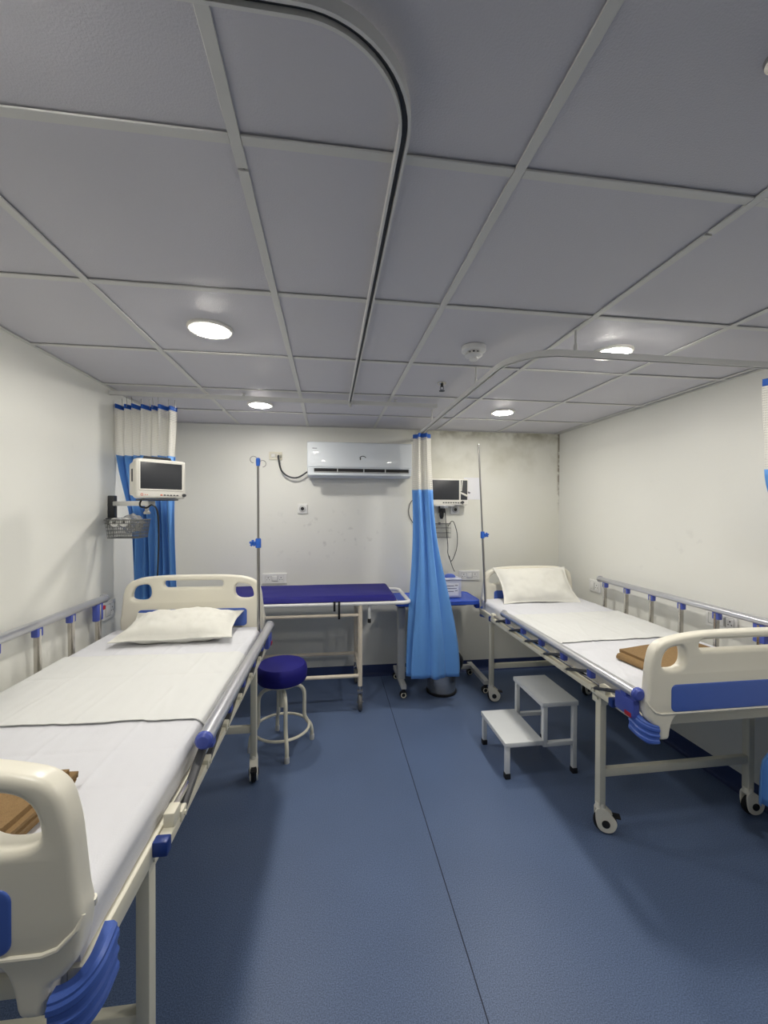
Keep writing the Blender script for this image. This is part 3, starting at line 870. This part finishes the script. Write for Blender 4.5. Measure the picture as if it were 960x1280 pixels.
# ------------------------------------------------------------------ wall-mounted monitor, left
t = thing('wall_bracket', 'dark steel wall bracket with a white arm under the left patient monitor', 'bracket', (XL, 2.745, 1.45))
obj('wall_plate', box(new(), (0, -.018, 0), (.040, .018, .185), .004), 'darkgrey', t)
arm = new()
a0 = Vector((.04, 0, .135)); a1 = Vector((.385, -.335, .135))
d = (a1-a0); L = d.length; ang = math.atan2(d.y, d.x)
Mx = Matrix.Translation(a0) @ Matrix.Rotation(ang, 4, 'Z')
box(arm, (0, -.02, -.014), (L, .02, .014), .004, mtx=Mx)
obj('arm', arm, 'white', t)
obj('mounting_plate', box(new(), (-.10, -.075, .150), (.075, .06, .158), .003, mtx=Matrix.Translation((.435, -.365, 0)) @ Matrix.Rotation(math.radians(37), 4, 'Z')), 'darkgrey', t)
kn = new(); lathe(kn, [(0, -.05), (.016, -.05), (.018, -.04), (.010, -.03), (.010, .02), (0, .02)], (.345, -.30, .125), 14)
obj('clamp_knob', kn, 'greymetal', t)

def monitor(label, loc, rz, W, H, D):
    t = thing('patient_monitor', label, 'monitor', loc, rz, 'patient monitors')
    # case: front bezel wider than the tapered back
    cs = new(); box(cs, (-W/2, -.012, 0), (W/2, .05, H), .016, 3)
    bk = bmesh.new(); bmesh.ops.create_cube(bk, size=1)
    for v in bk.verts:
        fr = v.co.y < 0
        v.co = Vector((v.co.x*(W-.012 if fr else W*.80), .03 if fr else D, H/2+v.co.z*(H-.012 if fr else H*.82)))
    bmesh.ops.bevel(bk, geom=list(bk.edges), offset=.010, segments=2, profile=.5, affect='EDGES')
    merge(cs, bk); case = obj('case', cs, 'monitor', t)
    fr = plate(new(), rrect(-W/2+.010, .042, W/2-.016, H-.012, .008), [rrect(-W/2+.018, .05, W/2-.024, H-.020, .003)], .006, .002, Matrix.Translation((0, -.013, 0)))
    obj('bezel', fr, 'monitor', t)
    obj('screen', box(new(), (-W/2+.016, -.0145, .048), (W/2-.022, -.008, H-.018), .001), 'screen', t)
    obj('side_recess', box(new(), (-W/2-.0005, .035, H*.42), (-W/2+.02, .058, H*.74), .003), 'darkgrey', t)
    pr = new(); ring = [(math.cos(2*PI*k/14)*.0055-W/2+.026, -.013, .020+math.sin(2*PI*k/14)*.0055) for k in range(14)]
    tube(pr, ring, .0012, 6, closed=True); obj('power_button', pr, 'orange', t)
    for k in range(2):
        obj('led', box(new(), (-W/2+.040+k*.010, -.0135, .017), (-W/2+.044+k*.010, -.011, .021), .0008), 'orange', t)
    for k in range(6):
        obj('button', box(new(), (.0+k*.0165-.01, -.0145, .016), (.0+k*.0165+.001, -.011, .022), .0012), 'orange' if k == 0 else 'darkgrey', t)
    obj('rotary_knob', lathe(new(), [(0, 0), (.009, 0), (.008, .014), (0, .015)], (W/2-.014, -.012, .020), 16, Matrix.Rotation(PI/2, 4, 'X')), 'darkgrey', t)
    hd = tube(new(), [(-W*.28, .05, H-.006), (-W*.25, .05, H+.012), (W*.25, .05, H+.012), (W*.28, .05, H-.006)], .008, 10)
    obj('carry_handle', hd, 'darkgrey', t)
    return t
monitor('white patient monitor with dark screen mounted beside the left wall', (-.888, 2.325, 1.6095), math.radians(43), .252, .208, .16)

# basket of supplies under the bracket
bk = thing('wire_basket', 'grey wire basket of supplies hung below the left monitor bracket', 'basket', (-1.172, 2.585, 1.385))
W, D, Hh = .165, .12, .105
bb = new()
for z in (0, Hh*.2, Hh*.4, Hh*.6, Hh*.8, Hh):
    ex = .012*z/Hh
    tube(bb, [(-W/2-ex, -D/2-ex, z), (W/2+ex, -D/2-ex, z), (W/2+ex, D/2+ex, z), (-W/2-ex, D/2+ex, z)], .0032 if z == Hh else .0018, 6, closed=True)
obj('rim', bb, 'wire', bk)
wr = new()
for k in range(20):
    x = -W/2+W*k/19
    tube(wr, [(x*1.1, -D/2-.012, Hh), (x, -D/2, 0), (x, D/2, 0), (x*1.1, D/2+.012, Hh)], .0015, 5)
for k in range(12):
    y = -D/2+D*k/11
    tube(wr, [(-W/2-.012, y*1.1, Hh), (-W/2, y, 0), (W/2, y, 0), (W/2+.012, y*1.1, Hh)], .0015, 5)
q = obj('mesh_wire', wr, 'wire', bk); q['kind'] = 'stuff'
obj('hanger', box(new(), (-.145, .040, Hh-.004), (-.085, .160, Hh+.008), .003), 'darkgrey', bk)
def blob(name, label, loc, s, m, seed, cat):
    b = new(); bmesh.ops.create_icosphere(b, subdivisions=4, radius=1)
    for v in b.verts:
        n_ = noise.noise(v.co*2.2+Vector((seed, 0, 0)))*.28+abs(noise.noise(v.co*5+Vector((0, seed, 0))))*.22
        c = v.co*(1+n_); v.co = Vector((c.x*s[0], c.y*s[1], c.z*s[2]))
    o = obj(name, b, m, None, True, 25); o.location = loc
    return tag(o, label, cat)
blob('supply_bag', 'crumpled clear plastic bag heaped in the wire basket', (-1.150, 2.58, 1.468), (.058, .042, .050), 'clearbag', 3.1, 'bag')
for k, x in enumerate((-1.215, -1.165)):
    rl = new(); 
    lathe(rl, [(.008, -.03), (.024, -.03), (.026, -.026), (.026, .026), (.024, .03), (.008, .03), (.008, -.03)], seg=20, mtx=Matrix.Rotation(PI/2, 4, 'X'))
    o = obj('tape_roll', rl, 'white'); o.location = (x, 2.545, 1.476)
    tag(o, ('white roll in the wire basket nearest the wall', 'white roll in the wire basket next to the clear bag')[k], 'roll', 'rolls in the wire basket')

def bez(pts, n=10):
    pts = [Vector(p) for p in pts]; out = []
    P = [pts[0]*2-pts[1]]+pts+[pts[-1]*2-pts[-2]]
    for i in range(1, len(P)-2):
        for k in range(n):
            t_ = k/n; a, b, c, d_ = P[i-1], P[i], P[i+1], P[i+2]
            out.append(.5*((2*b)+(c-a)*t_+(2*a-5*b+4*c-d_)*t_**2+(3*b-a-3*c+d_)*t_**3))
    out.append(pts[-1]); return out
def cord(label, pts, r, m='cable', name='cable'):
    o = obj(name, tube(new(), bez(pts), r, 8), m); return tag(o, label, 'cord')
cord('black cable looping from the left monitor down behind the left bed', [(-.985, 2.40, 1.63), (-.995, 2.34, 1.60), (-.99, 2.315, 1.57), (-.965, 2.33, 1.56), (-.965, 2.40, 1.575), (-.985, 2.52, 1.54), (-1.02, 2.63, 1.40), (-1.06, 2.715, 1.15), (-1.08, 2.72, .95), (-1.08, 2.72, .72)], .0045)

# ------------------------------------------------------------------ air conditioner
AX0, AX1, AZ0, AZ1 = -.186, .735, 1.835, 2.142
t = thing('air_conditioner', 'white split air conditioner high on the back wall', 'air conditioner', ((AX0+AX1)/2, YB, AZ0))
hw = (AX1-AX0)/2; H = AZ1-AZ0
prof = [(0, .03), (0, H), (-.17, H), (-.195, H-.012), (-.203, H-.05), (-.205, .075), (-.205, .07), (-.19, .062), (-.11, .0), (-.03, 0)]
bm = new(); N = 2
L_, R_ = [], []
for y, z in prof:
    L_.append(bm.verts.new((-hw, y, z))); R_.append(bm.verts.new((hw, y, z)))
for k in range(len(prof)):
    k2 = (k+1) % len(prof); bm.faces.new((L_[k], L_[k2], R_[k2], R_[k]))
bm.faces.new(L_[::-1]); bm.faces.new(R_)
bmesh.ops.recalc_face_normals(bm, faces=bm.faces)
bmesh.ops.bevel(bm, geom=[e for e in bm.edges if abs(e.verts[0].co.x-e.verts[1].co.x) < 1e-5], offset=.006, segments=2, profile=.5, affect='EDGES')
obj('body', bm, 'acwhite', t, True, 30)
obj('front_panel', plate(new(), rrect(-hw+.004, .082, hw-.004, H-.008, .014), [], .012, .004, Matrix.Translation((0, -.207, 0))), 'acwhite', t)
# lower outlet: dark recess with louvre blade and dividers
sl = Matrix.Translation((0, -.198, .045)) @ Matrix.Rotation(math.radians(-18), 4, 'X')
obj('outlet', box(new(), (-hw+.06, -.014, -.020), (hw-.03, .01, .020), .003, mtx=Matrix.Translation((0, -.193, .055))), 'black', t, False)
fr = plate(new(), rrect(-hw+.006, .012, hw-.006, .080, .01), [rrect(-hw+.058, .036, hw-.028, .072, .006)], .012, .003, Matrix.Translation((0, -.205, 0)))
obj('outlet_frame', fr, 'acwhite', t)
obj('louvre', box(new(), (-hw+.06, -.212, .040), (hw-.03, -.196, .044), .001), 'greymetal', t)
for x in (-.20, .03, .22):
    obj('divider', box(new(), (x-.004, -.211, .038), (x+.004, -.198, .070), .001), 'greymetal', t)
lg = new()
for q in range(1):
    pts = [(.02+.026*math.cos(math.radians(a)), -.2145, .165+.018*math.sin(math.radians(a))) for a in range(10, 175, 11)]
    tube(lg, pts, .0026, 6)
box(lg, (-.006, -.2155, .150), (.003, -.2125, .170), .001)
obj('emblem', lg, 'darkgrey', t)
box_ = box(new(), (-hw+.045, -.2142, H-.066), (-hw+.085, -.2128, H-.060), .0004); obj('brand_mark', box_, 'ink', t)

def plate_group(t, W, Hh, modules, m='white'):
    """socket plate in local XZ, facing -Y"""
    fp = plate(new(), rrect(-W/2, -Hh/2, W/2, Hh/2, .006), [], .012, .003, Matrix.Translation((0, -.006, 0)))
    obj('cover_plate', fp, m, t)
    n = len(modules); mw = min(.056, (W-.03)/n)
    for k, kind in enumerate(modules):
        x = (k-(n-1)/2)*mw
        fr = plate(new(), rrect(x-mw/2+.001, -Hh/2+.018, x+mw/2-.001, Hh/2-.018, .003), [rrect(x-mw/2+.003, -Hh/2+.020, x+mw/2-.003, Hh/2-.020, .003)], .004, .001, Matrix.Translation((0, -.0125, 0)))
        obj('module_frame', fr, 'greymetal', t)
        if kind == 's':
            b = box(new(), (x-mw/2+.006, -.018, -Hh/2+.023), (x+mw/2-.006, -.011, Hh/2-.023), .003)
            obj('rocker_switch', b, 'white', t)
        elif kind == 'o':
            for j, (dx, dz, r) in enumerate(((-.010, -.010, .0032), (.010, -.010, .0032), (0, .009, .0042))):
                h = lathe(new(), [(0, 0), (r, 0), (r, .0006), (0, .0006)], (x+dx, -.0121, dz), 12, Matrix.Rotation(PI/2, 4, 'X'))
                obj('socket_hole', h, 'black', t)
        elif kind == 'b':
            pass
def socket(label, loc, rz, W, Hh, modules, m='white'):
    t = thing('socket_plate', label, 'socket', loc, rz, 'wall socket plates'); plate_group(t, W, Hh, modules, m); return t
socket('white switch and socket plate above the stretcher on the back wall', (-.482, YB, .925), 0, .215, .092, 'oso')
socket('white switch and socket plate behind the blue over-bed table', (1.342, YB, .922), 0, .205, .092, 'oso')
socket('white socket plate on the right wall near the right headboard', (XR, 3.21, .905), math.radians(-90), .145, .098, 'so')
socket('white socket plate on the right wall behind the raised side rail', (XR, 2.075, .918), math.radians(-90), .19, .10, 'sso')
socket('white socket plate on the left wall beside the left headboard', (XL, 2.73, .93), math.radians(90), .14, .11, 'so')
t = socket('beige socket plate with the air conditioner plug on the back wall', (-.475, YB, 2.031), 0, .115, .072, 'sb', 'beige')
t = thing('power_plug', 'white plug in the beige wall socket left of the air conditioner', 'plug', (-.445, YB-.013, 2.031))
obj('plug_body', lathe(new(), [(0, 0), (.020, 0), (.021, .018), (.013, .034), (.008, .042), (0, .042)], (0, 0, 0), 18, Matrix.Rotation(PI/2, 4, 'X')), 'beige', t)
cord('dark grey power cord drooping from wall plug to the air conditioner', [(-.445, YB-.054, 2.031), (-.444, YB-.062, 2.00), (-.42, YB-.055, 1.90), (-.36, YB-.05, 1.845), (-.28, YB-.05, 1.835), (-.195, YB-.05, 1.885), (-.178, YB-.05, 1.90)], .0075, 'darkgrey')

def gas(label, loc):
    t = thing('gas_outlet', label, 'gas outlet', loc, 0, 'medical gas outlets')
    obj('cover_plate', plate(new(), rrect(-.044, -.044, .044, .044, .006), [], .014, .003, Matrix.Translation((0, -.007, 0))), 'white', t)
    rot = Matrix.Rotation(PI/2, 4, 'X')
    obj('collar', lathe(new(), [(.016, .012), (.030, .012), (.030, .022), (.024, .026), (.016, .026), (.016, .012)], (0, 0, 0), 24, rot), 'greymetal', t)
    obj('port', lathe(new(), [(0, .013), (.0165, .013), (.0165, .022), (0, .022)], (0, 0, 0), 20, rot), 'black', t)
gas('square white gas outlet with black port on the back wall under the air conditioner', (-.236, YB, 1.556))
gas('square white gas outlet with black port beside the back wall monitor', (1.196, YB, 1.553))

# ------------------------------------------------------------------ back wall monitor and its kit
t = thing('wall_bracket', 'grey wall bracket holding the back wall monitor beside the curtain', 'bracket', (1.065, YB, 1.40))
obj('wall_plate', box(new(), (-.03, -.02, .12), (.03, 0, .24), .004), 'darkgrey', t)
obj('arm', box(new(), (-.02, -.15, .165), (.02, -.018, .185), .004), 'white', t)
obj('tray', box(new(), (-.11, -.17, .185), (.075, -.03, .193), .003), 'white', t)
W = .43
t = thing('patient_monitor', 'patient monitor with dark screen on the back wall behind the curtain', 'monitor', (1.075, YB-.055, 1.594), math.radians(2), 'patient monitors')
cs = box(new(), (-W/2, -.055, 0), (W/2, .045, .245), .010, 3); obj('case', cs, 'monitor', t)
obj('screen', box(new(), (-W/2+.02, -.058, .050), (W/2-.088, -.05, .232), .002), 'screen', t)
obj('side_panel', box(new(), (W/2-.072, -.058, .050), (W/2-.008, -.05, .232), .002), 'darkgrey', t)
mb = bmesh.new()
tube(mb, [(W/2-.075, -.060, .115), (W/2-.006, -.060, .085)], .009, 6); tube(mb, [(W/2-.060, -.060, .230), (W/2-.068, -.060, .13)], .006, 6)
obj('reflection_strip', mb, 'monitor', t)  # pale strips modelled in place of a reflection on the glossy side panel
for k in range(8):
    obj('button', box(new(), (-.03+k*.024, -.060, .018), (-.016+k*.024, -.052, .028), .001), 'darkgrey', t)
obj('rotary_knob', lathe(new(), [(0, 0), (.014, 0), (.012, .016), (0, .017)], (W/2-.055, -.055, .026), 16, Matrix.Rotation(PI/2, 4, 'X')), 'darkgrey', t)
t = thing('notice_sheet', 'white notice sheet on the back wall right of the monitor', 'notice', (1.372, YB, 1.755))
obj('sheet', box(new(), (-.088, -.004, -.105), (.088, 0, .105)), 'paper', t, False)
obj('mark', box(new(), (-.055, -.0052, -.056), (-.012, -.004, -.040), mtx=Matrix.Rotation(.28, 4, 'Y')), 'ink', t, False)
# cuff basket and cables
bk = thing('wire_basket', 'small wire basket of cables below the back wall monitor', 'basket', (1.045, YB-.05, 1.29))
bb = new(); W, D, Hh = .17, .08, .13
for z in (0, .045, .09, Hh):
    tube(bb, [(-W/2, -D/2, z), (W/2, -D/2, z), (W/2, D/2, z), (-W/2, D/2, z)], .0028 if z == Hh else .0018, 6, closed=True)
obj('rim', bb, 'wire', bk)
wr = new()
for k in range(12):
    x = -W/2+W*k/11; tube(wr, [(x, -D/2, Hh), (x, -D/2, 0), (x, D/2, 0), (x, D/2, Hh)], .0015, 5)
q = obj('mesh_wire', wr, 'wire', bk); q['kind'] = 'stuff'
obj('hanger', box(new(), (-.01, D/2-.002, Hh-.01), (.01, .05, Hh+.01), .002), 'darkgrey', bk)
o = obj('cuff_bulb', lathe(new(), [(0, -.045), (.012, -.043), (.020, -.02), (.022, .005), (.016, .028), (.007, .036), (.007, .05), (0, .05)], seg=18), 'black')
o.location = (1.045, YB-.078, 1.510); tag(o, 'black rubber bulb hanging under the back wall monitor', 'bulb')
cord('thin black cable hanging in a long loop from the back wall monitor', [(1.055, YB-.08, 1.60), (1.075, YB-.082, 1.56), (1.09, YB-.075, 1.40), (1.10, YB-.10, 1.22), (1.105, YB-.09, 1.14), (1.145, YB-.07, 1.07), (1.20, YB-.05, 1.18), (1.205, YB-.05, 1.32), (1.17, YB-.06, 1.43), (1.13, YB-.10, 1.44), (1.10, YB-.115, 1.40)], .0035)
cord('thin black cable end dangling above the white box', [(1.118, YB-.082, 1.12), (1.135, YB-.07, 1.07), (1.165, YB-.05, 1.00), (1.185, YB-.04, .965)], .0035)
cord('thin black cable on the back wall left of the gathered curtain', [(.80, YB-.012, 1.66), (.755, YB-.010, 1.60), (.748, YB-.010, 1.50), (.79, YB-.010, 1.42)], .0035)

# ------------------------------------------------------------------ stretcher trolley
t = thing('stretcher_trolley', 'cream tube stretcher trolley with navy pad against the back wall', 'stretcher', (-.30, 3.40, 0))
o = t.location
yf, yb, zt = 3.135-o.y, 3.67-o.y, .826
xl, xr = -1.22-o.x, .634-o.x
loop = []
for cx, cy, a in ((xr-.06, yb-.06, 0), (xl+.06, yb-.06, 90), (xl+.06, yf+.06, 180), (xr-.06, yf+.06, 270)):
    loop += [(cx+.06*math.cos(math.radians(a+90*i/6)), cy+.06*math.sin(math.radians(a+90*i/6)), zt) for i in range(7)]
obj('top_frame', tube(new(), loop, .0155, 12, closed=True), 'white', t)
bed_ = new(); box(bed_, (xl+.08, yf+.01, zt+.008), (xr-.10, yb-.01, zt+.018), .002)
obj('deck', bed_, 'white', t, False)
pad = new()
def padf(u, v):
    x = xl+.085+(xr-.105-xl-.085)*u; y = yf-.008+(yb-yf+.012)*v
    e = min(u*45, (1-u)*45, v*14, (1-v)*14, 1)
    return (x, y, zt+.019+.040*math.sqrt(max(0, 1-(1-e)**2))+.004*noise.noise(Vector((x*4, y*7, 1)))*e)
grid(pad, padf, 110, 36)
grid(pad, lambda u, v: (xl+.085+(xr-.105-xl-.085)*u, yf-.008+(yb-yf+.012)*v, zt+.019), 1, 1)
obj('pad', pad, 'navy', t, True, 60)
for lx in (.243-o.x, -.82-o.x):
    for ly, ys in ((yf+.005, 1), (yb-.03, -1)):
        lg = obj('leg', tube(new(), [(lx, ly, .19), (lx, ly, zt-.005)], .0175, 12), 'trolleypaint', t)
        obj('ferrule', tube(new(), [(lx, ly, .155), (lx, ly, .195)], .015, 12), 'steel', lg)
        cb = new()
        for s in (-1, 1): box(cb, (lx+s*.017-.0025, ly-.016, .055), (lx+s*.017+.0025, ly+.016, .150), .001)
        box(cb, (lx-.020, ly-.017, .143), (lx+.020, ly+.017, .157), .002); tube(cb, [(lx-.026, ly, .062), (lx+.026, ly, .062)], .006, 8)
        c_ = obj('caster', cb, 'steel', t)
        wb = new(); lathe(wb, [(0, -.0145), (.055, -.0145), (.062, -.008), (.062, .008), (.055, .0145), (0, .0145)], (lx, ly, .062), 24, Matrix.Rotation(PI/2, 4, 'Y'))
        obj('wheel', wb, 'wheelgrey', c_)
x0, x1 = -.82-o.x, .243-o.x
for ly in (yf+.005, yb-.03):
    obj('stretcher_rail', tube(new(), [(x0, ly, .738), (x1, ly, .738)], .0125, 10), 'trolleypaint', t)
    obj('stretcher_rail', tube(new(), [(x0, ly, .268), (x1, ly, .268)], .0145, 10), 'trolleypaint', t)
for lx in (x0, x1):
    obj('end_rail', tube(new(), [(lx, yf+.005, .268), (lx, yb-.03, .268)], .0125, 10), 'trolleypaint', t)
sp = obj('drip_stub', tube(new(), [(.315-o.x, yf+.02, .700), (.315-o.x, yf+.02, zt)], .011, 10), 'white', t)
obj('rubber_tip', tube(new(), [(.315-o.x, yf+.02, .672), (.315-o.x, yf+.02, .704)], .013, 10), 'black', sp)
st = new()
for xx, ln in ((.045, .05), (.08, .11)):
    box(st, (xx-o.x-.008, yf-.021, zt-ln), (xx-o.x+.008, yf-.017, zt+.022), .001)
    box(st, (xx-o.x-.008, yf-.021, zt+.018), (xx-o.x+.008, yf+.02, zt+.024), .001)
obj('strap', st, 'black', t)

# ------------------------------------------------------------------ round stool
t = thing('round_stool', 'round navy stool with white bent-tube legs beside the left bed', 'stool', (-.302, 2.735, 0))
obj('seat', lathe(new(), [(0, .432), (.135, .432), (.152, .438), (.161, .452), (.164, .50), (.159, .528), (.148, .543), (.11, .550), (0, .551)], seg=40), 'navy', t)
obj('seat_plate', lathe(new(), [(0, .412), (.11, .412), (.11, .433), (0, .433)], seg=30), 'creampaint', t)
obj('screw_column', lathe(new(), [(0, .26), (.019, .26), (.019, .415), (0, .415)], seg=16), 'creampaint', t)
for k in range(4):
    a = math.radians(15+90*k); ca, sa = math.cos(a), math.sin(a)
    pr = [(.02, .385), (.07, .388), (.115, .378), (.142, .345), (.148, .30), (.148, .22), (.150, .175), (.165, .140), (.188, .105), (.198, .07), (.200, .03)]
    pts = bez([(r*ca, r*sa, z) for r, z in pr], 4)
    l = obj('leg', tube(new(), pts, .0125, 10), 'creampaint', t)
    obj('rubber_foot', lathe(new(), [(0, 0), (.015, 0), (.016, .03), (.0128, .036), (0, .036)], (.2*ca, .2*sa, 0), 14), 'greymetal', l)
obj('foot_ring', tube(new(), [(.176*math.cos(2*PI*k/48), .176*math.sin(2*PI*k/48), .124) for k in range(48)], .009, 8, closed=True), 'creampaint', t)

# ------------------------------------------------------------------ two-step stool
t = thing('step_stool', 'white metal two-step stool with black feet beside the right bed', 'step stool', (1.24, 2.41, 0))
def P(x, y, z): return (x-1.24, y-2.41, z)
for nm, x0, x1, z in (('lower_tread', 1.010, 1.246, .212), ('upper_tread', 1.236, 1.464, .432)):
    obj(nm, box(new(), P(x0, 2.218, z-.028), P(x1, 2.602, z), .004), 'steppaint', t)
q = .013
for (x, y, z0, z1) in ((1.029, 2.236, .02, .186), (1.029, 2.584, .02, .186), (1.445, 2.236, .02, .406), (1.445, 2.584, .02, .406), (1.259, 2.236, .17, .406), (1.259, 2.584, .17, .406)):
    l = obj('leg', box(new(), P(x-q, y-q, z0), P(x+q, y+q, z1), .002), 'steppaint', t)
    if z0 < .1: obj('rubber_foot', box(new(), P(x-q-.003, y-q-.003, 0), P(x+q+.003, y+q+.003, .032), .003), 'black', l)
for y in (2.236, 2.584):
    obj('side_bar', box(new(), P(1.245, y-.012, .170), P(1.434, y+.012, .196), .002), 'steppaint', t)

# ------------------------------------------------------------------ over-bed table, box, bin
t = thing('overbed_table', 'grey over-bed table with bright blue top behind the curtain', 'table', (.93, 3.45, 0))
def Q(x, y, z): return (x-.93, y-3.45, z)
top_ = [(x-.93, y-3.45) for x, y in rrect(.555, 3.315, 1.285, 3.70, .05)]
bm = new(); plate(bm, top_, [], .034, .008)
for v in bm.verts: v.co = Vector((v.co.x, v.co.z, -v.co.y+.763))
obj('table_top', bm, 'tableblue', t)
lp = [(x, y, .778) for x, y in [(p[0]*.985, p[1]*.97) for p in top_]]
obj('raised_rim', tube(new(), lp, .007, 8, closed=True), 'tableblue', t)
obj('under_frame', box(new(), Q(.58, 3.40, .722), Q(1.18, 3.58, .746), .003), 'greymetal', t)
obj('column', box(new(), Q(.582, 3.37, .12), Q(.642, 3.45, .725), .006), 'greymetal', t)
for x in (.612, 1.315):
    f = obj('foot_bar', box(new(), Q(x-.022, 3.26, .085), Q(x+.022, 3.69, .122), .004), 'greymetal', t)
    for y in (3.285, 3.665):
        cb = box(new(), Q(x-.012, y-.012, .05), Q(x+.012, y+.012, .088), .002)
        c_ = obj('caster', cb, 'black', t)
        wb = new(); lathe(wb, [(0, -.018), (.026, -.018), (.030, -.012), (.030, .012), (.026, .018), (0, .018)], Q(x, y+.012, .03), 20, Matrix.Rotation(PI/2, 4, 'X') if x < 1 else Matrix.Rotation(PI/2, 4, 'X'))
        obj('wheel', wb, 'black', c_)
        rg = new(); lathe(rg, [(.015, -.0195), (.023, -.0195), (.023, .0195), (.015, .0195), (.015, -.0195)], Q(x, y+.012, .03), 20, Matrix.Rotation(PI/2, 4, 'X'))
        obj('wheel_ring', rg, 'creampaint', c_)
obj('cross_bar', box(new(), Q(.63, 3.60, .087), Q(1.295, 3.64, .120), .003), 'greymetal', t)
obj('tilt_lever', box(new(), Q(1.262, 3.38, .70), Q(1.30, 3.44, .75), .008), 'tableblue', t)

t = thing('supply_box', 'pale plastic box with white label and blue handled lid on the blue table', 'box', (1.063, 3.50, .786))
obj('body', box(new(), (-.088, -.065, 0), (.088, .065, .150), .008, 3), 'lilac', t)
ld = new(); box(ld, (-.093, -.070, .150), (.093, .070, .166), .006)
l = obj('lid', ld, 'lilac', t)
hd = new()
plate(hd, smooth_poly([(-.055, .164), (-.045, .188), (-.02, .199), (.02, .199), (.045, .188), (.055, .164)], 1), [], .034, .006)
obj('handle', hd, 'boxblue', l)
lb = obj('label', box(new(), (-.055, -.0665, .018), (.062, -.064, .125), .0005), 'paper', t, False)
for (x0, x1, z) in ((-.045, .02, .100), (.03, .055, .104), (-.045, .045, .078), (-.045, .018, .052), (.03, .052, .056)):
    obj('print_line', box(new(), (x0, -.0672, z), (x1, -.0662, z+.006)), 'ink', lb, False)

t = thing('waste_bin', 'stainless steel waste bin with black liner under the blue table', 'bin', (.960, 3.385, 0))
obj('base_ring', lathe(new(), [(0, 0), (.128, 0), (.130, .006), (.128, .018), (.118, .022), (0, .022)], seg=36), 'black', t)
obj('body', lathe(new(), [(0, .02), (.120, .02), (.120, .27), (.112, .275), (.108, .27), (.108, .05), (0, .05)], seg=40), 'steel', t)
bg = new()
def bagf(u, v):
    a = 2*PI*u; n_ = noise.noise(Vector((math.cos(a)*2.4, math.sin(a)*2.4, v*3)))
    prof_ = [(.106, .20), (.112, .285), (.128, .295), (.135, .27), (.132, .21)]
    i = min(3, int(v*4)); f = v*4-i
    r = prof_[i][0]*(1-f)+prof_[i+1][0]*f; z = prof_[i][1]*(1-f)+prof_[i+1][1]*f
    r += .012*n_*(v > .2); z += .02*n_
    return (r*math.cos(a), r*math.sin(a), z)
grid(bg, bagf, 48, 16)
bmesh.ops.remove_doubles(bg, verts=bg.verts, dist=1e-4)
obj('liner', bg, 'bag', t, True, 60)
tail = new()
grid(tail, lambda u, v: (.122+.055*math.sin(PI*v)*math.sin(PI*min(1, u+.05))+.010*math.sin(u*7), -.09+.17*u-.02*v, .17+.19*v*(.4+.6*math.sin(PI*min(1, u+.1)))), 10, 8)
q = obj('liner_tail', tail, 'bag', t, True, 60)
md = q.modifiers.new('thickness', 'SOLIDIFY'); md.thickness = .004
